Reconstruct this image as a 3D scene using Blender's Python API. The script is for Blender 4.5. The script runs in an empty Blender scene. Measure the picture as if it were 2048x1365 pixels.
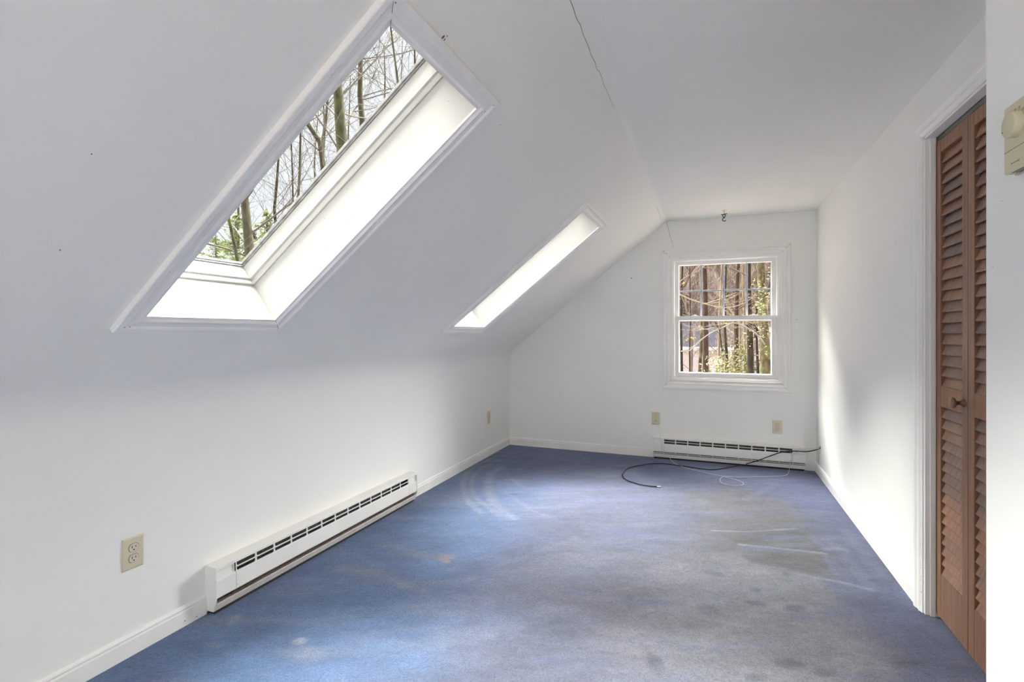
import bpy, math, random
import numpy as np
from mathutils import Vector

# ------------------------------------------------------------------ camera, sky, sun, lights
SC = bpy.context.scene
COL = SC.collection
F_PX, YAW, V0, CAM_H = 1017.44, 0.3727, 664.8, 1.18
cam_d = bpy.data.cameras.new('camera'); cam = bpy.data.objects.new('camera', cam_d); COL.objects.link(cam)
cam.location = (0, 0, CAM_H); cam.rotation_euler = (math.pi/2, 0, YAW)
cam_d.sensor_width = 36; cam_d.lens = 36*F_PX/2048
cam_d.shift_y = -(1365/2 - V0)/2048
cam_d.clip_start = 0.03; cam_d.clip_end = 600
SC.camera = cam
SC.view_settings.view_transform = 'Standard'; SC.view_settings.look = 'None'
SC.view_settings.gamma = 1; SC.view_settings.use_curve_mapping = False
SC.view_settings.exposure = 0.76
SC.cycles.max_bounces = 14; SC.cycles.diffuse_bounces = 8; SC.cycles.transparent_max_bounces = 16
SC.cycles.sample_clamp_indirect = 6

SKY_H, SKY_Z = 0.65, 1.0          # brightness at the horizon and at the zenith (overcast sky)
GLOW = 55.0                       # added bright sky patch high over the roof, out of view, lighting the room
GLOW_N = 54.0                     # second added patch, lower beyond the end wall to the right, also unseen
world = bpy.data.worlds.new('World'); SC.world = world; world.use_nodes = True
wn = world.node_tree; wn.nodes.clear()
w_out = wn.nodes.new('ShaderNodeOutputWorld'); w_bg = wn.nodes.new('ShaderNodeBackground')
w_tc = wn.nodes.new('ShaderNodeTexCoord'); w_sep = wn.nodes.new('ShaderNodeSeparateXYZ')
w_mr = wn.nodes.new('ShaderNodeMapRange'); w_no = wn.nodes.new('ShaderNodeTexNoise'); w_mx = wn.nodes.new('ShaderNodeMix')
w_mr.interpolation_type = 'SMOOTHSTEP'
w_mx.data_type = 'RGBA'
wn.links.new(w_tc.outputs['Generated'], w_sep.inputs[0]); wn.links.new(w_tc.outputs['Generated'], w_no.inputs['Vector'])
w_no.inputs['Scale'].default_value = 2.5; w_no.inputs['Detail'].default_value = 4
w_mx.inputs['A'].default_value = (0.90, 0.935, 1.0, 1); w_mx.inputs['B'].default_value = (0.96, 0.975, 1.0, 1)
wn.links.new(w_no.outputs['Fac'], w_mx.inputs['Factor']); wn.links.new(w_mx.outputs['Result'], w_bg.inputs['Color'])
wn.links.new(w_sep.outputs['Z'], w_mr.inputs['Value'])
w_mr.inputs['From Min'].default_value = 0.46; w_mr.inputs['From Max'].default_value = 0.9
w_mr.inputs['To Min'].default_value = SKY_H; w_mr.inputs['To Max'].default_value = SKY_Z
def glow(direction, c_out, c_in, strength, prev, prev_col):
    """an added bright patch of sky around one direction, to light the room"""
    d = wn.nodes.new('ShaderNodeVectorMath'); d.operation = 'DOT_PRODUCT'; d.inputs[1].default_value = Vector(direction).normalized()
    wn.links.new(w_tc.outputs['Generated'], d.inputs[0])
    g = wn.nodes.new('ShaderNodeMapRange'); g.interpolation_type = 'SMOOTHSTEP'
    g.inputs['From Min'].default_value = c_out; g.inputs['From Max'].default_value = c_in; g.inputs['To Max'].default_value = strength
    wn.links.new(d.outputs['Value'], g.inputs['Value'])
    a = wn.nodes.new('ShaderNodeMath'); a.operation = 'ADD'; wn.links.new(prev, a.inputs[0]); wn.links.new(g.outputs['Result'], a.inputs[1])
    f = wn.nodes.new('ShaderNodeMapRange'); f.inputs['From Min'].default_value = c_out; f.inputs['From Max'].default_value = c_out*.7+c_in*.3
    wn.links.new(d.outputs['Value'], f.inputs['Value'])
    m = wn.nodes.new('ShaderNodeMix'); m.data_type = 'RGBA'; m.inputs['B'].default_value = (1.0, 0.972, 0.90, 1)
    wn.links.new(f.outputs['Result'], m.inputs['Factor']); wn.links.new(prev_col, m.inputs['A'])
    return a.outputs[0], m.outputs['Result']
w_s, w_c = glow((-0.42, 0.22, 0.88), 0.80, 0.88, GLOW, w_mr.outputs['Result'], w_mx.outputs['Result'])
w_s, w_c = glow((0.46, 0.74, 0.50), 0.90, 0.97, GLOW_N, w_s, w_c)
wn.links.new(w_s, w_bg.inputs['Strength']); wn.links.new(w_c, w_bg.inputs['Color'])
wn.links.new(w_bg.outputs[0], w_out.inputs[0])

def add_sun(strength, direction, angle, color):
    l = bpy.data.lights.new('sun', 'SUN'); l.energy = strength; l.angle = angle; l.color = color
    o = bpy.data.objects.new('sun', l); COL.objects.link(o)
    o.rotation_euler = Vector(direction).to_track_quat('-Z', 'Y').to_euler(); o.location = (6, -6, 14)
add_sun(2.0, (-0.62, 0.70, -0.52), math.radians(6), (1.0, 0.93, 0.84))

def add_area(name, loc, direction, sx, sy, power, color=(1, 1, 1)):
    l = bpy.data.lights.new(name, 'AREA'); l.shape = 'RECTANGLE'; l.size = sx; l.size_y = sy; l.energy = power; l.color = color
    o = bpy.data.objects.new(name, l); COL.objects.link(o); o.location = loc
    o.rotation_euler = Vector(direction).to_track_quat('-Z', 'Y').to_euler(); return o
REAR_FILL = 12
# added fill lamp outside the added window behind the camera
add_area('fill_rear', (-0.62, -3.32, 1.30), (0.0, 1, 0.05), 2.1, 1.5, REAR_FILL, (1.0, 0.95, 0.87))
def add_portal(name, loc, direction, sx, sy):
    l = bpy.data.lights.new(name, 'AREA'); l.shape = 'RECTANGLE'; l.size = sx; l.size_y = sy; l.cycles.is_portal = True
    o = bpy.data.objects.new(name, l); COL.objects.link(o); o.location = loc
    o.rotation_euler = Vector(direction).to_track_quat('-Z', 'Y').to_euler(); return o

# ------------------------------------------------------------------ measured room
XL, XR, D, H, K, XB = -1.977, 0.834, 4.97, 2.216, 0.961, -0.388
YR = -3.2                                   # wall behind the camera
XN, YN = 0.522, 1.316                       # near wall that carries the thermostat
SLEN = math.hypot(XB-XL, H-K)
SU = Vector(((XB-XL)/SLEN, 0, (H-K)/SLEN)); SN = Vector((-SU.z, 0, SU.x))    # up the slope, outwards
def SP(y, s, n=0.0):                        # point on the sloped wall; n = towards the room
    return Vector((XL, y, K)) + SU*s - SN*n

def ray(u, v):
    a = (u-1024)/F_PX; b = (V0-v)/F_PX; c, s = math.cos(YAW), math.sin(YAW)
    return Vector((a*c-s, a*s+c, b))
def at_depth(u, v, d): return Vector((0, 0, CAM_H)) + ray(u, v)*d
def on_floor(u, v, z=0.0):
    r = ray(u, v); return Vector((0, 0, CAM_H)) + r*((z-CAM_H)/r.z)
def on_y(u, v, y):
    r = ray(u, v); return Vector((0, 0, CAM_H)) + r*(y/r.y)

# ------------------------------------------------------------------ helpers
def tag(o, label=None, cat=None, group=None, kind=None):
    if label: o['label'] = label
    if cat: o['category'] = cat
    if group: o['group'] = group
    if kind: o['kind'] = kind
    return o
def empty(name, loc=(0, 0, 0), rz=0):
    o = bpy.data.objects.new(name, None); COL.objects.link(o); o.location = loc; o.rotation_euler = (0, 0, rz); o.empty_display_size = 0.05
    return o

class MB:
    def __init__(s): s.v = []; s.f = []; s.m = []; s.sm = []
    def add(s, vs, fs, mat=0, smooth=False):
        n = len(s.v); s.v += [tuple(p) for p in vs]
        for f in fs: s.f.append(tuple(i+n for i in f)); s.m.append(mat); s.sm.append(smooth)
    def box(s, a, b, mat=0, bev=0.0):
        x0, y0, z0 = [min(p, q) for p, q in zip(a, b)]; x1, y1, z1 = [max(p, q) for p, q in zip(a, b)]
        if bev <= 0:
            vs = [(x, y, z) for z in (z0, z1) for y in (y0, y1) for x in (x0, x1)]
            s.add(vs, [(0, 2, 3, 1), (4, 5, 7, 6), (0, 1, 5, 4), (2, 6, 7, 3), (0, 4, 6, 2), (1, 3, 7, 5)], mat)
        else:
            c = (Vector((x0, y0, z0))+Vector((x1, y1, z1)))/2
            import bmesh
            bm = bmesh.new(); bmesh.ops.create_cube(bm, size=1)
            for v in bm.verts: v.co = Vector((v.co.x*(x1-x0), v.co.y*(y1-y0), v.co.z*(z1-z0))) + c
            bmesh.ops.bevel(bm, geom=bm.edges[:], offset=bev, segments=2, affect='EDGES', profile=0.5)
            bm.verts.index_update()
            s.add([v.co for v in bm.verts], [tuple(v.index for v in f.verts) for f in bm.faces], mat); bm.free()
    def prism(s, prof, fn, a0, a1, mat=0, smooth=False):
        # prof = closed polygon of (p,q); fn(a,p,q) -> point
        n = len(prof)
        vs = [fn(a0, p, q) for p, q in prof] + [fn(a1, p, q) for p, q in prof]
        s.add(vs, [(i, (i+1) % n, n+(i+1) % n, n+i) for i in range(n)], mat, smooth)
        s.add(vs, [tuple(range(n))[::-1], tuple(range(n, 2*n))], mat)
    def loop_frame(s, a0, a1, b0, b1, prof, fn, mat=0, sides='LTRB', cap=False):
        # mitred frame: prof = open polyline of (inset from outer edge, height); fn(a,b,n)
        def rect(t): return [(a0+t, b0+t), (a1-t, b0+t), (a1-t, b1-t), (a0+t, b1-t)]
        rs = [[fn(a, b, h) for a, b in rect(t)] for t, h in prof]
        idx = {'B': (0, 1), 'R': (1, 2), 'T': (2, 3), 'L': (3, 0)}
        for k in sides:
            i, j = idx[k]
            vs = []; fs = []
            for r in rs: vs += [r[i], r[j]]
            for q in range(len(rs)-1): fs.append((2*q, 2*q+1, 2*q+3, 2*q+2))
            s.add(vs, fs, mat)
    def tube(s, pts, rad, sides=8, mat=0, caps=True):
        pts = [Vector(p) for p in pts]; n = len(pts)
        if not hasattr(rad, '__len__'): rad = [rad]*n
        up = None; vs = []
        for i, p in enumerate(pts):
            t = (pts[min(i+1, n-1)]-pts[max(i-1, 0)])
            if t.length < 1e-9: t = Vector((0, 0, 1))
            t.normalize()
            if up is None:
                up = Vector((1, 0, 0)) if abs(t.x) < 0.9 else Vector((0, 1, 0))
            up = (up - t*up.dot(t))
            if up.length < 1e-6: up = t.orthogonal()
            up.normalize()
            w = t.cross(up)
            for k in range(sides):
                a = 2*math.pi*k/sides
                vs.append(p + (up*math.cos(a)+w*math.sin(a))*rad[i])
        fs = [(i*sides+k, i*sides+(k+1) % sides, (i+1)*sides+(k+1) % sides, (i+1)*sides+k) for i in range(n-1) for k in range(sides)]
        if caps: fs += [tuple(range(sides))[::-1], tuple((n-1)*sides+k for k in range(sides))]
        s.add(vs, fs, mat, True)
    def lathe(s, prof, fn, n=28, mat=0, smooth=True):
        # prof: (radius, height); fn(a,b,h)
        vs = [fn(r*math.cos(2*math.pi*k/n), r*math.sin(2*math.pi*k/n), h) for r, h in prof for k in range(n)]
        m = len(prof)
        fs = [(i*n+k, i*n+(k+1) % n, (i+1)*n+(k+1) % n, (i+1)*n+k) for i in range(m-1) for k in range(n)]
        s.add(vs, fs, mat, smooth)
        s.add(vs, [tuple(range(n)), tuple((m-1)*n+k for k in range(n))], mat)
    def build(s, name, mats, parent=None, recalc=True):
        me = bpy.data.meshes.new(name); me.from_pydata(s.v, [], s.f)
        if not isinstance(mats, (list, tuple)): mats = [mats]
        for m in mats: me.materials.append(m)
        me.polygons.foreach_set('material_index', s.m); me.polygons.foreach_set('use_smooth', s.sm)
        if recalc:
            import bmesh
            bm = bmesh.new(); bm.from_mesh(me); bmesh.ops.recalc_face_normals(bm, faces=bm.faces[:]); bm.to_mesh(me); bm.free()
        me.update()
        o = bpy.data.objects.new(name, me); COL.objects.link(o)
        if parent is not None: o.parent = parent
        return o

# ------------------------------------------------------------------ materials
def new_mat(name):
    m = bpy.data.materials.new(name); m.use_nodes = True; nt = m.node_tree
    b = nt.nodes['Principled BSDF']; return m, nt, b
def simple(name, col, rough=0.6, var=0.0, scale=6, bump=0.0, bscale=200, metal=0.0, spec=0.4, col2=None, thr=(0.35, 0.65), stretch=None):
    m, nt, b = new_mat(name); N = nt.nodes.new; L = nt.links.new
    b.inputs['Roughness'].default_value = rough; b.inputs['Metallic'].default_value = metal
    b.inputs['Specular IOR Level'].default_value = spec
    tc = N('ShaderNodeTexCoord'); mp = N('ShaderNodeMapping'); L(tc.outputs['Object'], mp.inputs[0])
    if stretch: mp.inputs['Scale'].default_value = stretch
    no = N('ShaderNodeTexNoise'); no.inputs['Scale'].default_value = scale; no.inputs['Detail'].default_value = 6; L(mp.outputs[0], no.inputs['Vector'])
    mr = N('ShaderNodeMapRange'); mr.inputs['From Min'].default_value = thr[0]; mr.inputs['From Max'].default_value = thr[1]; L(no.outputs['Fac'], mr.inputs['Value'])
    mx = N('ShaderNodeMix'); mx.data_type = 'RGBA'; L(mr.outputs['Result'], mx.inputs['Factor'])
    c2 = col2 if col2 else tuple(c*(1-var) for c in col)
    mx.inputs['A'].default_value = (*col, 1); mx.inputs['B'].default_value = (*c2, 1)
    L(mx.outputs['Result'], b.inputs['Base Color'])
    if bump > 0:
        n2 = N('ShaderNodeTexNoise'); n2.inputs['Scale'].default_value = bscale; n2.inputs['Detail'].default_value = 3; L(mp.outputs[0], n2.inputs['Vector'])
        bp = N('ShaderNodeBump'); bp.inputs['Strength'].default_value = bump; bp.inputs['Distance'].default_value = 0.002
        L(n2.outputs['Fac'], bp.inputs['Height']); L(bp.outputs[0], b.inputs['Normal'])
    return m

def wall_paint(name, col):
    m, nt, b = new_mat(name); N = nt.nodes.new; L = nt.links.new
    b.inputs['Roughness'].default_value = 0.62; b.inputs['Specular IOR Level'].default_value = 0.25
    ge = N('ShaderNodeNewGeometry')
    n1 = N('ShaderNodeTexNoise'); n1.inputs['Scale'].default_value = 1.6; n1.inputs['Detail'].default_value = 5; L(ge.outputs['Position'], n1.inputs['Vector'])
    r1 = N('ShaderNodeMapRange'); r1.inputs['From Min'].default_value = .4; r1.inputs['From Max'].default_value = .75; r1.inputs['To Max'].default_value = .35
    L(n1.outputs['Fac'], r1.inputs['Value'])
    mx = N('ShaderNodeMix'); mx.data_type = 'RGBA'; L(r1.outputs['Result'], mx.inputs['Factor'])
    mx.inputs['A'].default_value = (*col, 1); mx.inputs['B'].default_value = (col[0]*.93, col[1]*.93, col[2]*.92, 1)
    # small scuffs
    n2 = N('ShaderNodeTexNoise'); n2.inputs['Scale'].default_value = 9; n2.inputs['Detail'].default_value = 8; n2.inputs['Roughness'].default_value = .7; L(ge.outputs['Position'], n2.inputs['Vector'])
    r2 = N('ShaderNodeMapRange'); r2.inputs['From Min'].default_value = .70; r2.inputs['From Max'].default_value = .80; r2.inputs['To Max'].default_value = .35
    L(n2.outputs['Fac'], r2.inputs['Value'])
    m2 = N('ShaderNodeMix'); m2.data_type = 'RGBA'; L(r2.outputs['Result'], m2.inputs['Factor']); L(mx.outputs['Result'], m2.inputs['A'])
    m2.inputs['B'].default_value = (col[0]*.7, col[1]*.7, col[2]*.68, 1)
    L(m2.outputs['Result'], b.inputs['Base Color'])
    n3 = N('ShaderNodeTexNoise'); n3.inputs['Scale'].default_value = 140; n3.inputs['Detail'].default_value = 2; L(ge.outputs['Position'], n3.inputs['Vector'])
    bp = N('ShaderNodeBump'); bp.inputs['Strength'].default_value = .08; bp.inputs['Distance'].default_value = .001
    L(n3.outputs['Fac'], bp.inputs['Height']); L(bp.outputs[0], b.inputs['Normal'])
    return m

M_WALL = wall_paint('wall_paint', (0.865, 0.866, 0.832))
M_CEIL = wall_paint('ceiling_paint', (0.868, 0.867, 0.826))
M_TRIM = simple('trim_paint', (0.89, 0.88, 0.85), .38, var=.06, scale=5, bump=.05, bscale=60)
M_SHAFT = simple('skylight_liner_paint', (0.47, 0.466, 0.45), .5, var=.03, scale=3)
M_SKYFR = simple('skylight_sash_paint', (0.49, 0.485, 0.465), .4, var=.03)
M_GASKET = simple('grey_gasket', (0.30, 0.30, 0.30), .45, var=.4, scale=40)
M_CRACK = simple('plaster_crack', (0.24, 0.23, 0.22), .9, var=.5, scale=50)
M_CHIP = simple('chipped_paint', (0.20, 0.19, 0.17), .9, var=.5, scale=50)
M_DARK = simple('dark_gap', (0.03, 0.03, 0.028), .8)
M_IVORY = simple('ivory_plastic', (0.66, 0.60, 0.44), .35, var=.05)
M_IVORY2 = simple('ivory_receptacle', (0.66, 0.60, 0.50), .35, var=.08, scale=30)
M_THERM = simple('thermostat_plastic', (0.62, 0.57, 0.40), .4, var=.05)
M_SLOT = simple('slot_brown', (0.06, 0.04, 0.03), .7)
M_ENAMEL = simple('heater_enamel', (0.86, 0.852, 0.82), .35, var=.04, scale=8)
M_ENAMEL2 = simple('heater_base_enamel', (0.66, 0.61, 0.59), .4, var=.12, scale=25)
M_FIN = simple('heater_fins', (0.13, 0.125, 0.115), .6, var=.5, scale=60)
M_BARBROWN = simple('heater_bar_brown', (0.16, 0.08, 0.06), .8, var=.6, scale=50)  # dark brown for the left heater's lower bar
M_BLACK = simple('black_rubber', (0.012, 0.013, 0.02), .4)
M_IRON = simple('black_iron', (0.02, 0.02, 0.02), .45)
M_STEEL = simple('nickel', (0.7, 0.7, 0.68), .3, metal=.9)
M_WIRE = simple('grey_wire', (0.62, 0.61, 0.58), .5)
M_BRONZE = simple('bronze_knob', (0.22, 0.13, 0.09), .3, metal=.55)
M_TRACK = simple('track_metal', (0.16, 0.17, 0.14), .45, metal=.6)
M_INK = simple('dial_ink', (0.25, 0.22, 0.15), .6)

def wood_mat(name, c1, c2):
    m, nt, b = new_mat(name); N = nt.nodes.new; L = nt.links.new
    b.inputs['Roughness'].default_value = .45; b.inputs['Specular IOR Level'].default_value = .3
    tc = N('ShaderNodeTexCoord'); ge = N('ShaderNodeNewGeometry'); mp = N('ShaderNodeMapping'); L(tc.outputs['Object'], mp.inputs[0])
    mp.inputs['Scale'].default_value = (14, 30, 1.6)
    no = N('ShaderNodeTexNoise'); no.inputs['Scale'].default_value = 2.2; no.inputs['Detail'].default_value = 8; no.inputs['Distortion'].default_value = .6; L(mp.outputs[0], no.inputs['Vector'])
    # each board or slat keeps its own tone
    n2 = N('ShaderNodeMapRange'); n2.inputs['From Min'].default_value = .3; n2.inputs['From Max'].default_value = .7; L(no.outputs['Fac'], n2.inputs['Value'])
    mx = N('ShaderNodeMix'); mx.data_type = 'RGBA'; L(n2.outputs['Result'], mx.inputs['Factor'])
    mx.inputs['A'].default_value = (*c1, 1); mx.inputs['B'].default_value = (*c2, 1)
    hs = N('ShaderNodeHueSaturation'); L(mx.outputs['Result'], hs.inputs['Color'])
    mr = N('ShaderNodeMapRange'); mr.inputs['To Min'].default_value = .78; mr.inputs['To Max'].default_value = 1.2; L(ge.outputs['Random Per Island'], mr.inputs['Value'])
    L(mr.outputs['Result'], hs.inputs['Value'])
    mr2 = N('ShaderNodeMapRange'); mr2.inputs['To Min'].default_value = .75; mr2.inputs['To Max'].default_value = 1.1; L(ge.outputs['Random Per Island'], mr2.inputs['Value']); L(mr2.outputs['Result'], hs.inputs['Saturation'])
    L(hs.outputs['Color'], b.inputs['Base Color'])
    bp = N('ShaderNodeBump'); bp.inputs['Strength'].default_value = .15; bp.inputs['Distance'].default_value = .001; L(no.outputs['Fac'], bp.inputs['Height']); L(bp.outputs[0], b.inputs['Normal'])
    return m
M_WOOD = wood_mat('stained_wood_frame', (0.285, 0.143, 0.075), (0.185, 0.092, 0.051))
M_LOUVER = wood_mat('stained_wood_louver', (0.30, 0.175, 0.122), (0.20, 0.116, 0.082))

def glass_mat(name, tint=(1, 1, 1), refl=0.06):
    m = bpy.data.materials.new(name); m.use_nodes = True; nt = m.node_tree; nt.nodes.clear()
    N = nt.nodes.new; L = nt.links.new
    o = N('ShaderNodeOutputMaterial'); t = N('ShaderNodeBsdfTransparent'); g = N('ShaderNodeBsdfGlossy'); mx = N('ShaderNodeMixShader')
    fr = N('ShaderNodeFresnel'); fr.inputs['IOR'].default_value = 1.14
    t.inputs['Color'].default_value = (*tint, 1); g.inputs['Roughness'].default_value = .02; g.inputs['Color'].default_value = (.9, .97, .95, 1)
    ge = N('ShaderNodeNewGeometry'); iv = N('ShaderNodeMath'); iv.operation = 'SUBTRACT'; iv.inputs[0].default_value = 1; L(ge.outputs['Backfacing'], iv.inputs[1])
    ml = N('ShaderNodeMath'); ml.operation = 'MULTIPLY'; L(fr.outputs[0], ml.inputs[0]); L(iv.outputs[0], ml.inputs[1])
    L(ml.outputs[0], mx.inputs[0]); L(t.outputs[0], mx.inputs[1]); L(g.outputs[0], mx.inputs[2]); L(mx.outputs[0], o.inputs[0])
    return m
M_GLASS = glass_mat('window_glass', (0.86, 0.86, 0.87))
M_SKYGLASS = glass_mat('skylight_glass', (0.955, 0.965, 0.965))

def carpet_mat():
    m, nt, b = new_mat('blue_carpet'); N = nt.nodes.new; L = nt.links.new
    b.inputs['Roughness'].default_value = .95; b.inputs['Specular IOR Level'].default_value = .08
    b.inputs['Sheen Weight'].default_value = .15; b.inputs['Sheen Roughness'].default_value = .6
    ge = N('ShaderNodeNewGeometry')
    at = N('ShaderNodeAttribute'); at.attribute_name = 'carpet_tone'; at.attribute_type = 'GEOMETRY'
    mp = N('ShaderNodeMapping'); mp.inputs['Rotation'].default_value = (0, 0, -YAW); mp.inputs['Scale'].default_value = (1, 1.0, 1); L(ge.outputs['Position'], mp.inputs[0])
    def noise(scale, det=3, rough=.5, dist=0.0):
        n = N('ShaderNodeTexNoise'); n.inputs['Scale'].default_value = scale; n.inputs['Detail'].default_value = det
        n.inputs['Roughness'].default_value = rough; n.inputs['Distortion'].default_value = dist; L(mp.outputs[0], n.inputs['Vector']); return n
    fine = noise(210, 3, .6, .6); tuft = noise(62, 3, .6, 1.8); mid = noise(11, 5, .65, .8)
    def rng(src, a, b_, lo, hi):
        r = N('ShaderNodeMapRange'); r.inputs['From Min'].default_value = a; r.inputs['From Max'].default_value = b_
        r.inputs['To Min'].default_value = lo; r.inputs['To Max'].default_value = hi; L(src.outputs['Fac'], r.inputs['Value']); return r
    f1 = rng(fine, .3, .7, .76, 1.24); f2 = rng(tuft, .34, .60, .78, 1.12); f3 = rng(mid, .3, .7, .93, 1.07)
    m1 = N('ShaderNodeMath'); m1.operation = 'MULTIPLY'; L(f1.outputs[0], m1.inputs[0]); L(f2.outputs[0], m1.inputs[1])
    m2 = N('ShaderNodeMath'); m2.operation = 'MULTIPLY'; L(m1.outputs[0], m2.inputs[0]); L(f3.outputs[0], m2.inputs[1])
    vm = N('ShaderNodeVectorMath'); vm.operation = 'SCALE'; L(at.outputs['Color'], vm.inputs[0]); L(m2.outputs[0], vm.inputs['Scale'])
    L(vm.outputs[0], b.inputs['Base Color'])
    ad = N('ShaderNodeMath'); ad.operation = 'ADD'; L(fine.outputs['Fac'], ad.inputs[0]); L(tuft.outputs['Fac'], ad.inputs[1])
    bp = N('ShaderNodeBump'); bp.inputs['Strength'].default_value = .8; bp.inputs['Distance'].default_value = .007; L(ad.outputs[0], bp.inputs['Height']); L(bp.outputs[0], b.inputs['Normal'])
    return m
M_CARPET = carpet_mat()

# ------------------------------------------------------------------ floor: carpet with traffic soil, vacuum marks and stains
def build_floor():
    x0, x1, y0, y1 = XL, XR+.11, YR, D
    st = 0.011
    nx, ny = int((x1-x0)/st)+1, int((y1-0.9)/st)+1
    xs = np.linspace(x0, x1, nx); ys = np.linspace(0.9, y1, ny)
    ys = np.concatenate(([y0, 0.2], ys)); ny = len(ys)
    X, Y = np.meshgrid(xs, ys)
    rs = np.random.RandomState(5)
    def vnoise(scale, seed, sx=1.0, sy=1.0):
        r = np.random.RandomState(seed); G = r.rand(64, 64)
        c, s = math.cos(YAW), math.sin(YAW)
        a = (X*c+Y*s)*scale*sx+100; b = (-X*s+Y*c)*scale*sy+100
        ia, ib = np.floor(a).astype(int), np.floor(b).astype(int); fa, fb = a-ia, b-ib
        fa = fa*fa*(3-2*fa); fb = fb*fb*(3-2*fb)
        g = lambda i, j: G[i % 64, j % 64]
        return (g(ia, ib)*(1-fa)+g(ia+1, ib)*fa)*(1-fb)+(g(ia, ib+1)*(1-fa)+g(ia+1, ib+1)*fa)*fb
    def fbm(scale, seed, sx=1, sy=1, o=4):
        t = 0; w = 0
        for k in range(o): t = t+vnoise(scale*2**k, seed+k, sx, sy)*.6**k; w += .6**k
        return t/w
    wx = (fbm(3, 11)-.5)*.25; wy = (fbm(3, 21)-.5)*.25
    XW, YW = X+wx, Y+wy
    def sstep(t): t = np.clip(t, 0, 1); return t*t*(3-2*t)
    def blob(u, v, du, dv, soft=.5, warp=1.0, rot=0.0):
        p = on_floor(u, v); d = F_PX*CAM_H/(v-V0); rx = du*d/F_PX; ry = d*dv/(v-V0)
        px = p.x; py = p.y
        ax = X+wx*warp-px; ay = Y+wy*warp-py; c, s = math.cos(YAW+rot), math.sin(YAW+rot)
        q = np.sqrt(((ax*c+ay*s)/rx)**2+((-ax*s+ay*c)/ry)**2)
        return sstep((1+soft-q)/(2*soft))
    def stroke(pts, w, taper=True, soft=.6):
        P = [on_floor(u, v) for u, v in pts]; best = np.full(X.shape, 9.0)
        for a, b in zip(P[:-1], P[1:]):
            dx, dy = b.x-a.x, b.y-a.y; L2 = dx*dx+dy*dy
            t = np.clip(((X-a.x)*dx+(Y-a.y)*dy)/L2, 0, 1)
            best = np.minimum(best, np.hypot(X-a.x-t*dx, Y-a.y-t*dy))
        return sstep((1+soft-best/w)/(2*soft))
    def poly(pts, soft=.03):
        P = [on_floor(u, v) for u, v in pts]; ins = np.zeros(X.shape, bool); best = np.full(X.shape, 9.0)
        n = len(P)
        for i in range(n):
            a, b = P[i], P[(i+1) % n]
            cond = ((a.y > Y) != (b.y > Y)) & (X < (b.x-a.x)*(Y-a.y)/(b.y-a.y+1e-12)+a.x); ins ^= cond
            dx, dy = b.x-a.x, b.y-a.y; t = np.clip(((X-a.x)*dx+(Y-a.y)*dy)/(dx*dx+dy*dy), 0, 1)
            best = np.minimum(best, np.hypot(X-a.x-t*dx, Y-a.y-t*dy))
        sd = np.where(ins, best, -best)
        return sstep(sd/soft*.5+.5)
    BLUE = np.array([.096, .168, .318]); VIOL = np.array([.104, .122, .218]); WORN_DIM = np.array([.108, .117, .165]); GREY = np.array([.262, .265, .305])  # base and middle tones darkened to offset light from the skylights
    SOIL = np.array([.128, .128, .138]); DARK = np.array([.06, .067, .10]); LITE = np.array([.27, .30, .385]); NAVY = np.array([.105, .13, .25])
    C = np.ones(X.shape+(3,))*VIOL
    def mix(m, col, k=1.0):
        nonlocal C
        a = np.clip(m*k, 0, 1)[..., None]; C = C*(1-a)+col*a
    n_med = fbm(4, 31, 1, 2.2); n_lo = fbm(1.3, 41)
    # worn middle, darkened to offset the skylight pool; left strip stays blue
    mix(blob(1330, 1120, 480, 190, .55), WORN_DIM, .75)
    mix(blob(1150, 1400, 520, 260, .45), WORN_DIM, .85)
    mix(blob(1270, 985, 300, 60, .7), WORN_DIM, .25)
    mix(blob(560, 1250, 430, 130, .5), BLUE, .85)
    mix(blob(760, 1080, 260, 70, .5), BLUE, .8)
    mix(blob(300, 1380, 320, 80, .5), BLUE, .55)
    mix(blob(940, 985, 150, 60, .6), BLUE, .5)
    mix(blob(1130, 905, 200, 14, .7), NAVY, .7)
    mix(blob(1450, 930, 220, 10, .7), NAVY, .55)
    mix(blob(1010, 895, 60, 10, .6), NAVY, .6)
    mix(blob(1660, 1000, 60, 60, .6), VIOL, .8)
    # grey soil on the right half
    mix(blob(1490, 1015, 110, 45, .45), SOIL*1.15, .8)
    mix(blob(1560, 1110, 170, 80, .5), SOIL, .85)
    mix(blob(1560, 1300, 300, 120, .5), GREY, .85)
    mix(blob(1480, 1160, 190, 60, .5), GREY, .5)
    mix(blob(1250, 1150, 200, 70, .7), GREY, .35)
    mix(blob(1000, 1290, 130, 60, .6), WORN_DIM*np.array([1.02, .97, .95]), .6)
    # bluer strip along the right wall and the closet
    mix(poly([(1600, 945), (1635, 945), (1850, 1225), (1990, 1370), (1830, 1365), (1700, 1215), (1660, 1080), (1610, 1000)], .16), VIOL, .8)
    mix(poly([(1660, 1040), (1700, 1040), (1860, 1230), (1800, 1250), (1720, 1200)], .08), np.array([.10, .115, .20]), .6)
    # swept fans with clean edges
    mix(poly([(1450, 1075), (1600, 1064), (1625, 1075), (1650, 1098), (1615, 1102), (1480, 1090)], .02), SOIL*.78, .8)
    mix(poly([(1470, 1100), (1640, 1112), (1660, 1130), (1675, 1155), (1500, 1125)], .02), SOIL*.78, .8)
    mix(poly([(1640, 1160), (1740, 1178), (1755, 1230), (1700, 1215)], .03), np.array([.10, .115, .19]), .75)
    mix(poly([(1620, 1075), (1660, 1098), (1640, 1100)], .02), NAVY*1.25, .55)
    mix(poly([(1655, 1115), (1678, 1155), (1665, 1150), (1650, 1122)], .015), NAVY*1.2, .6)
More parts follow.
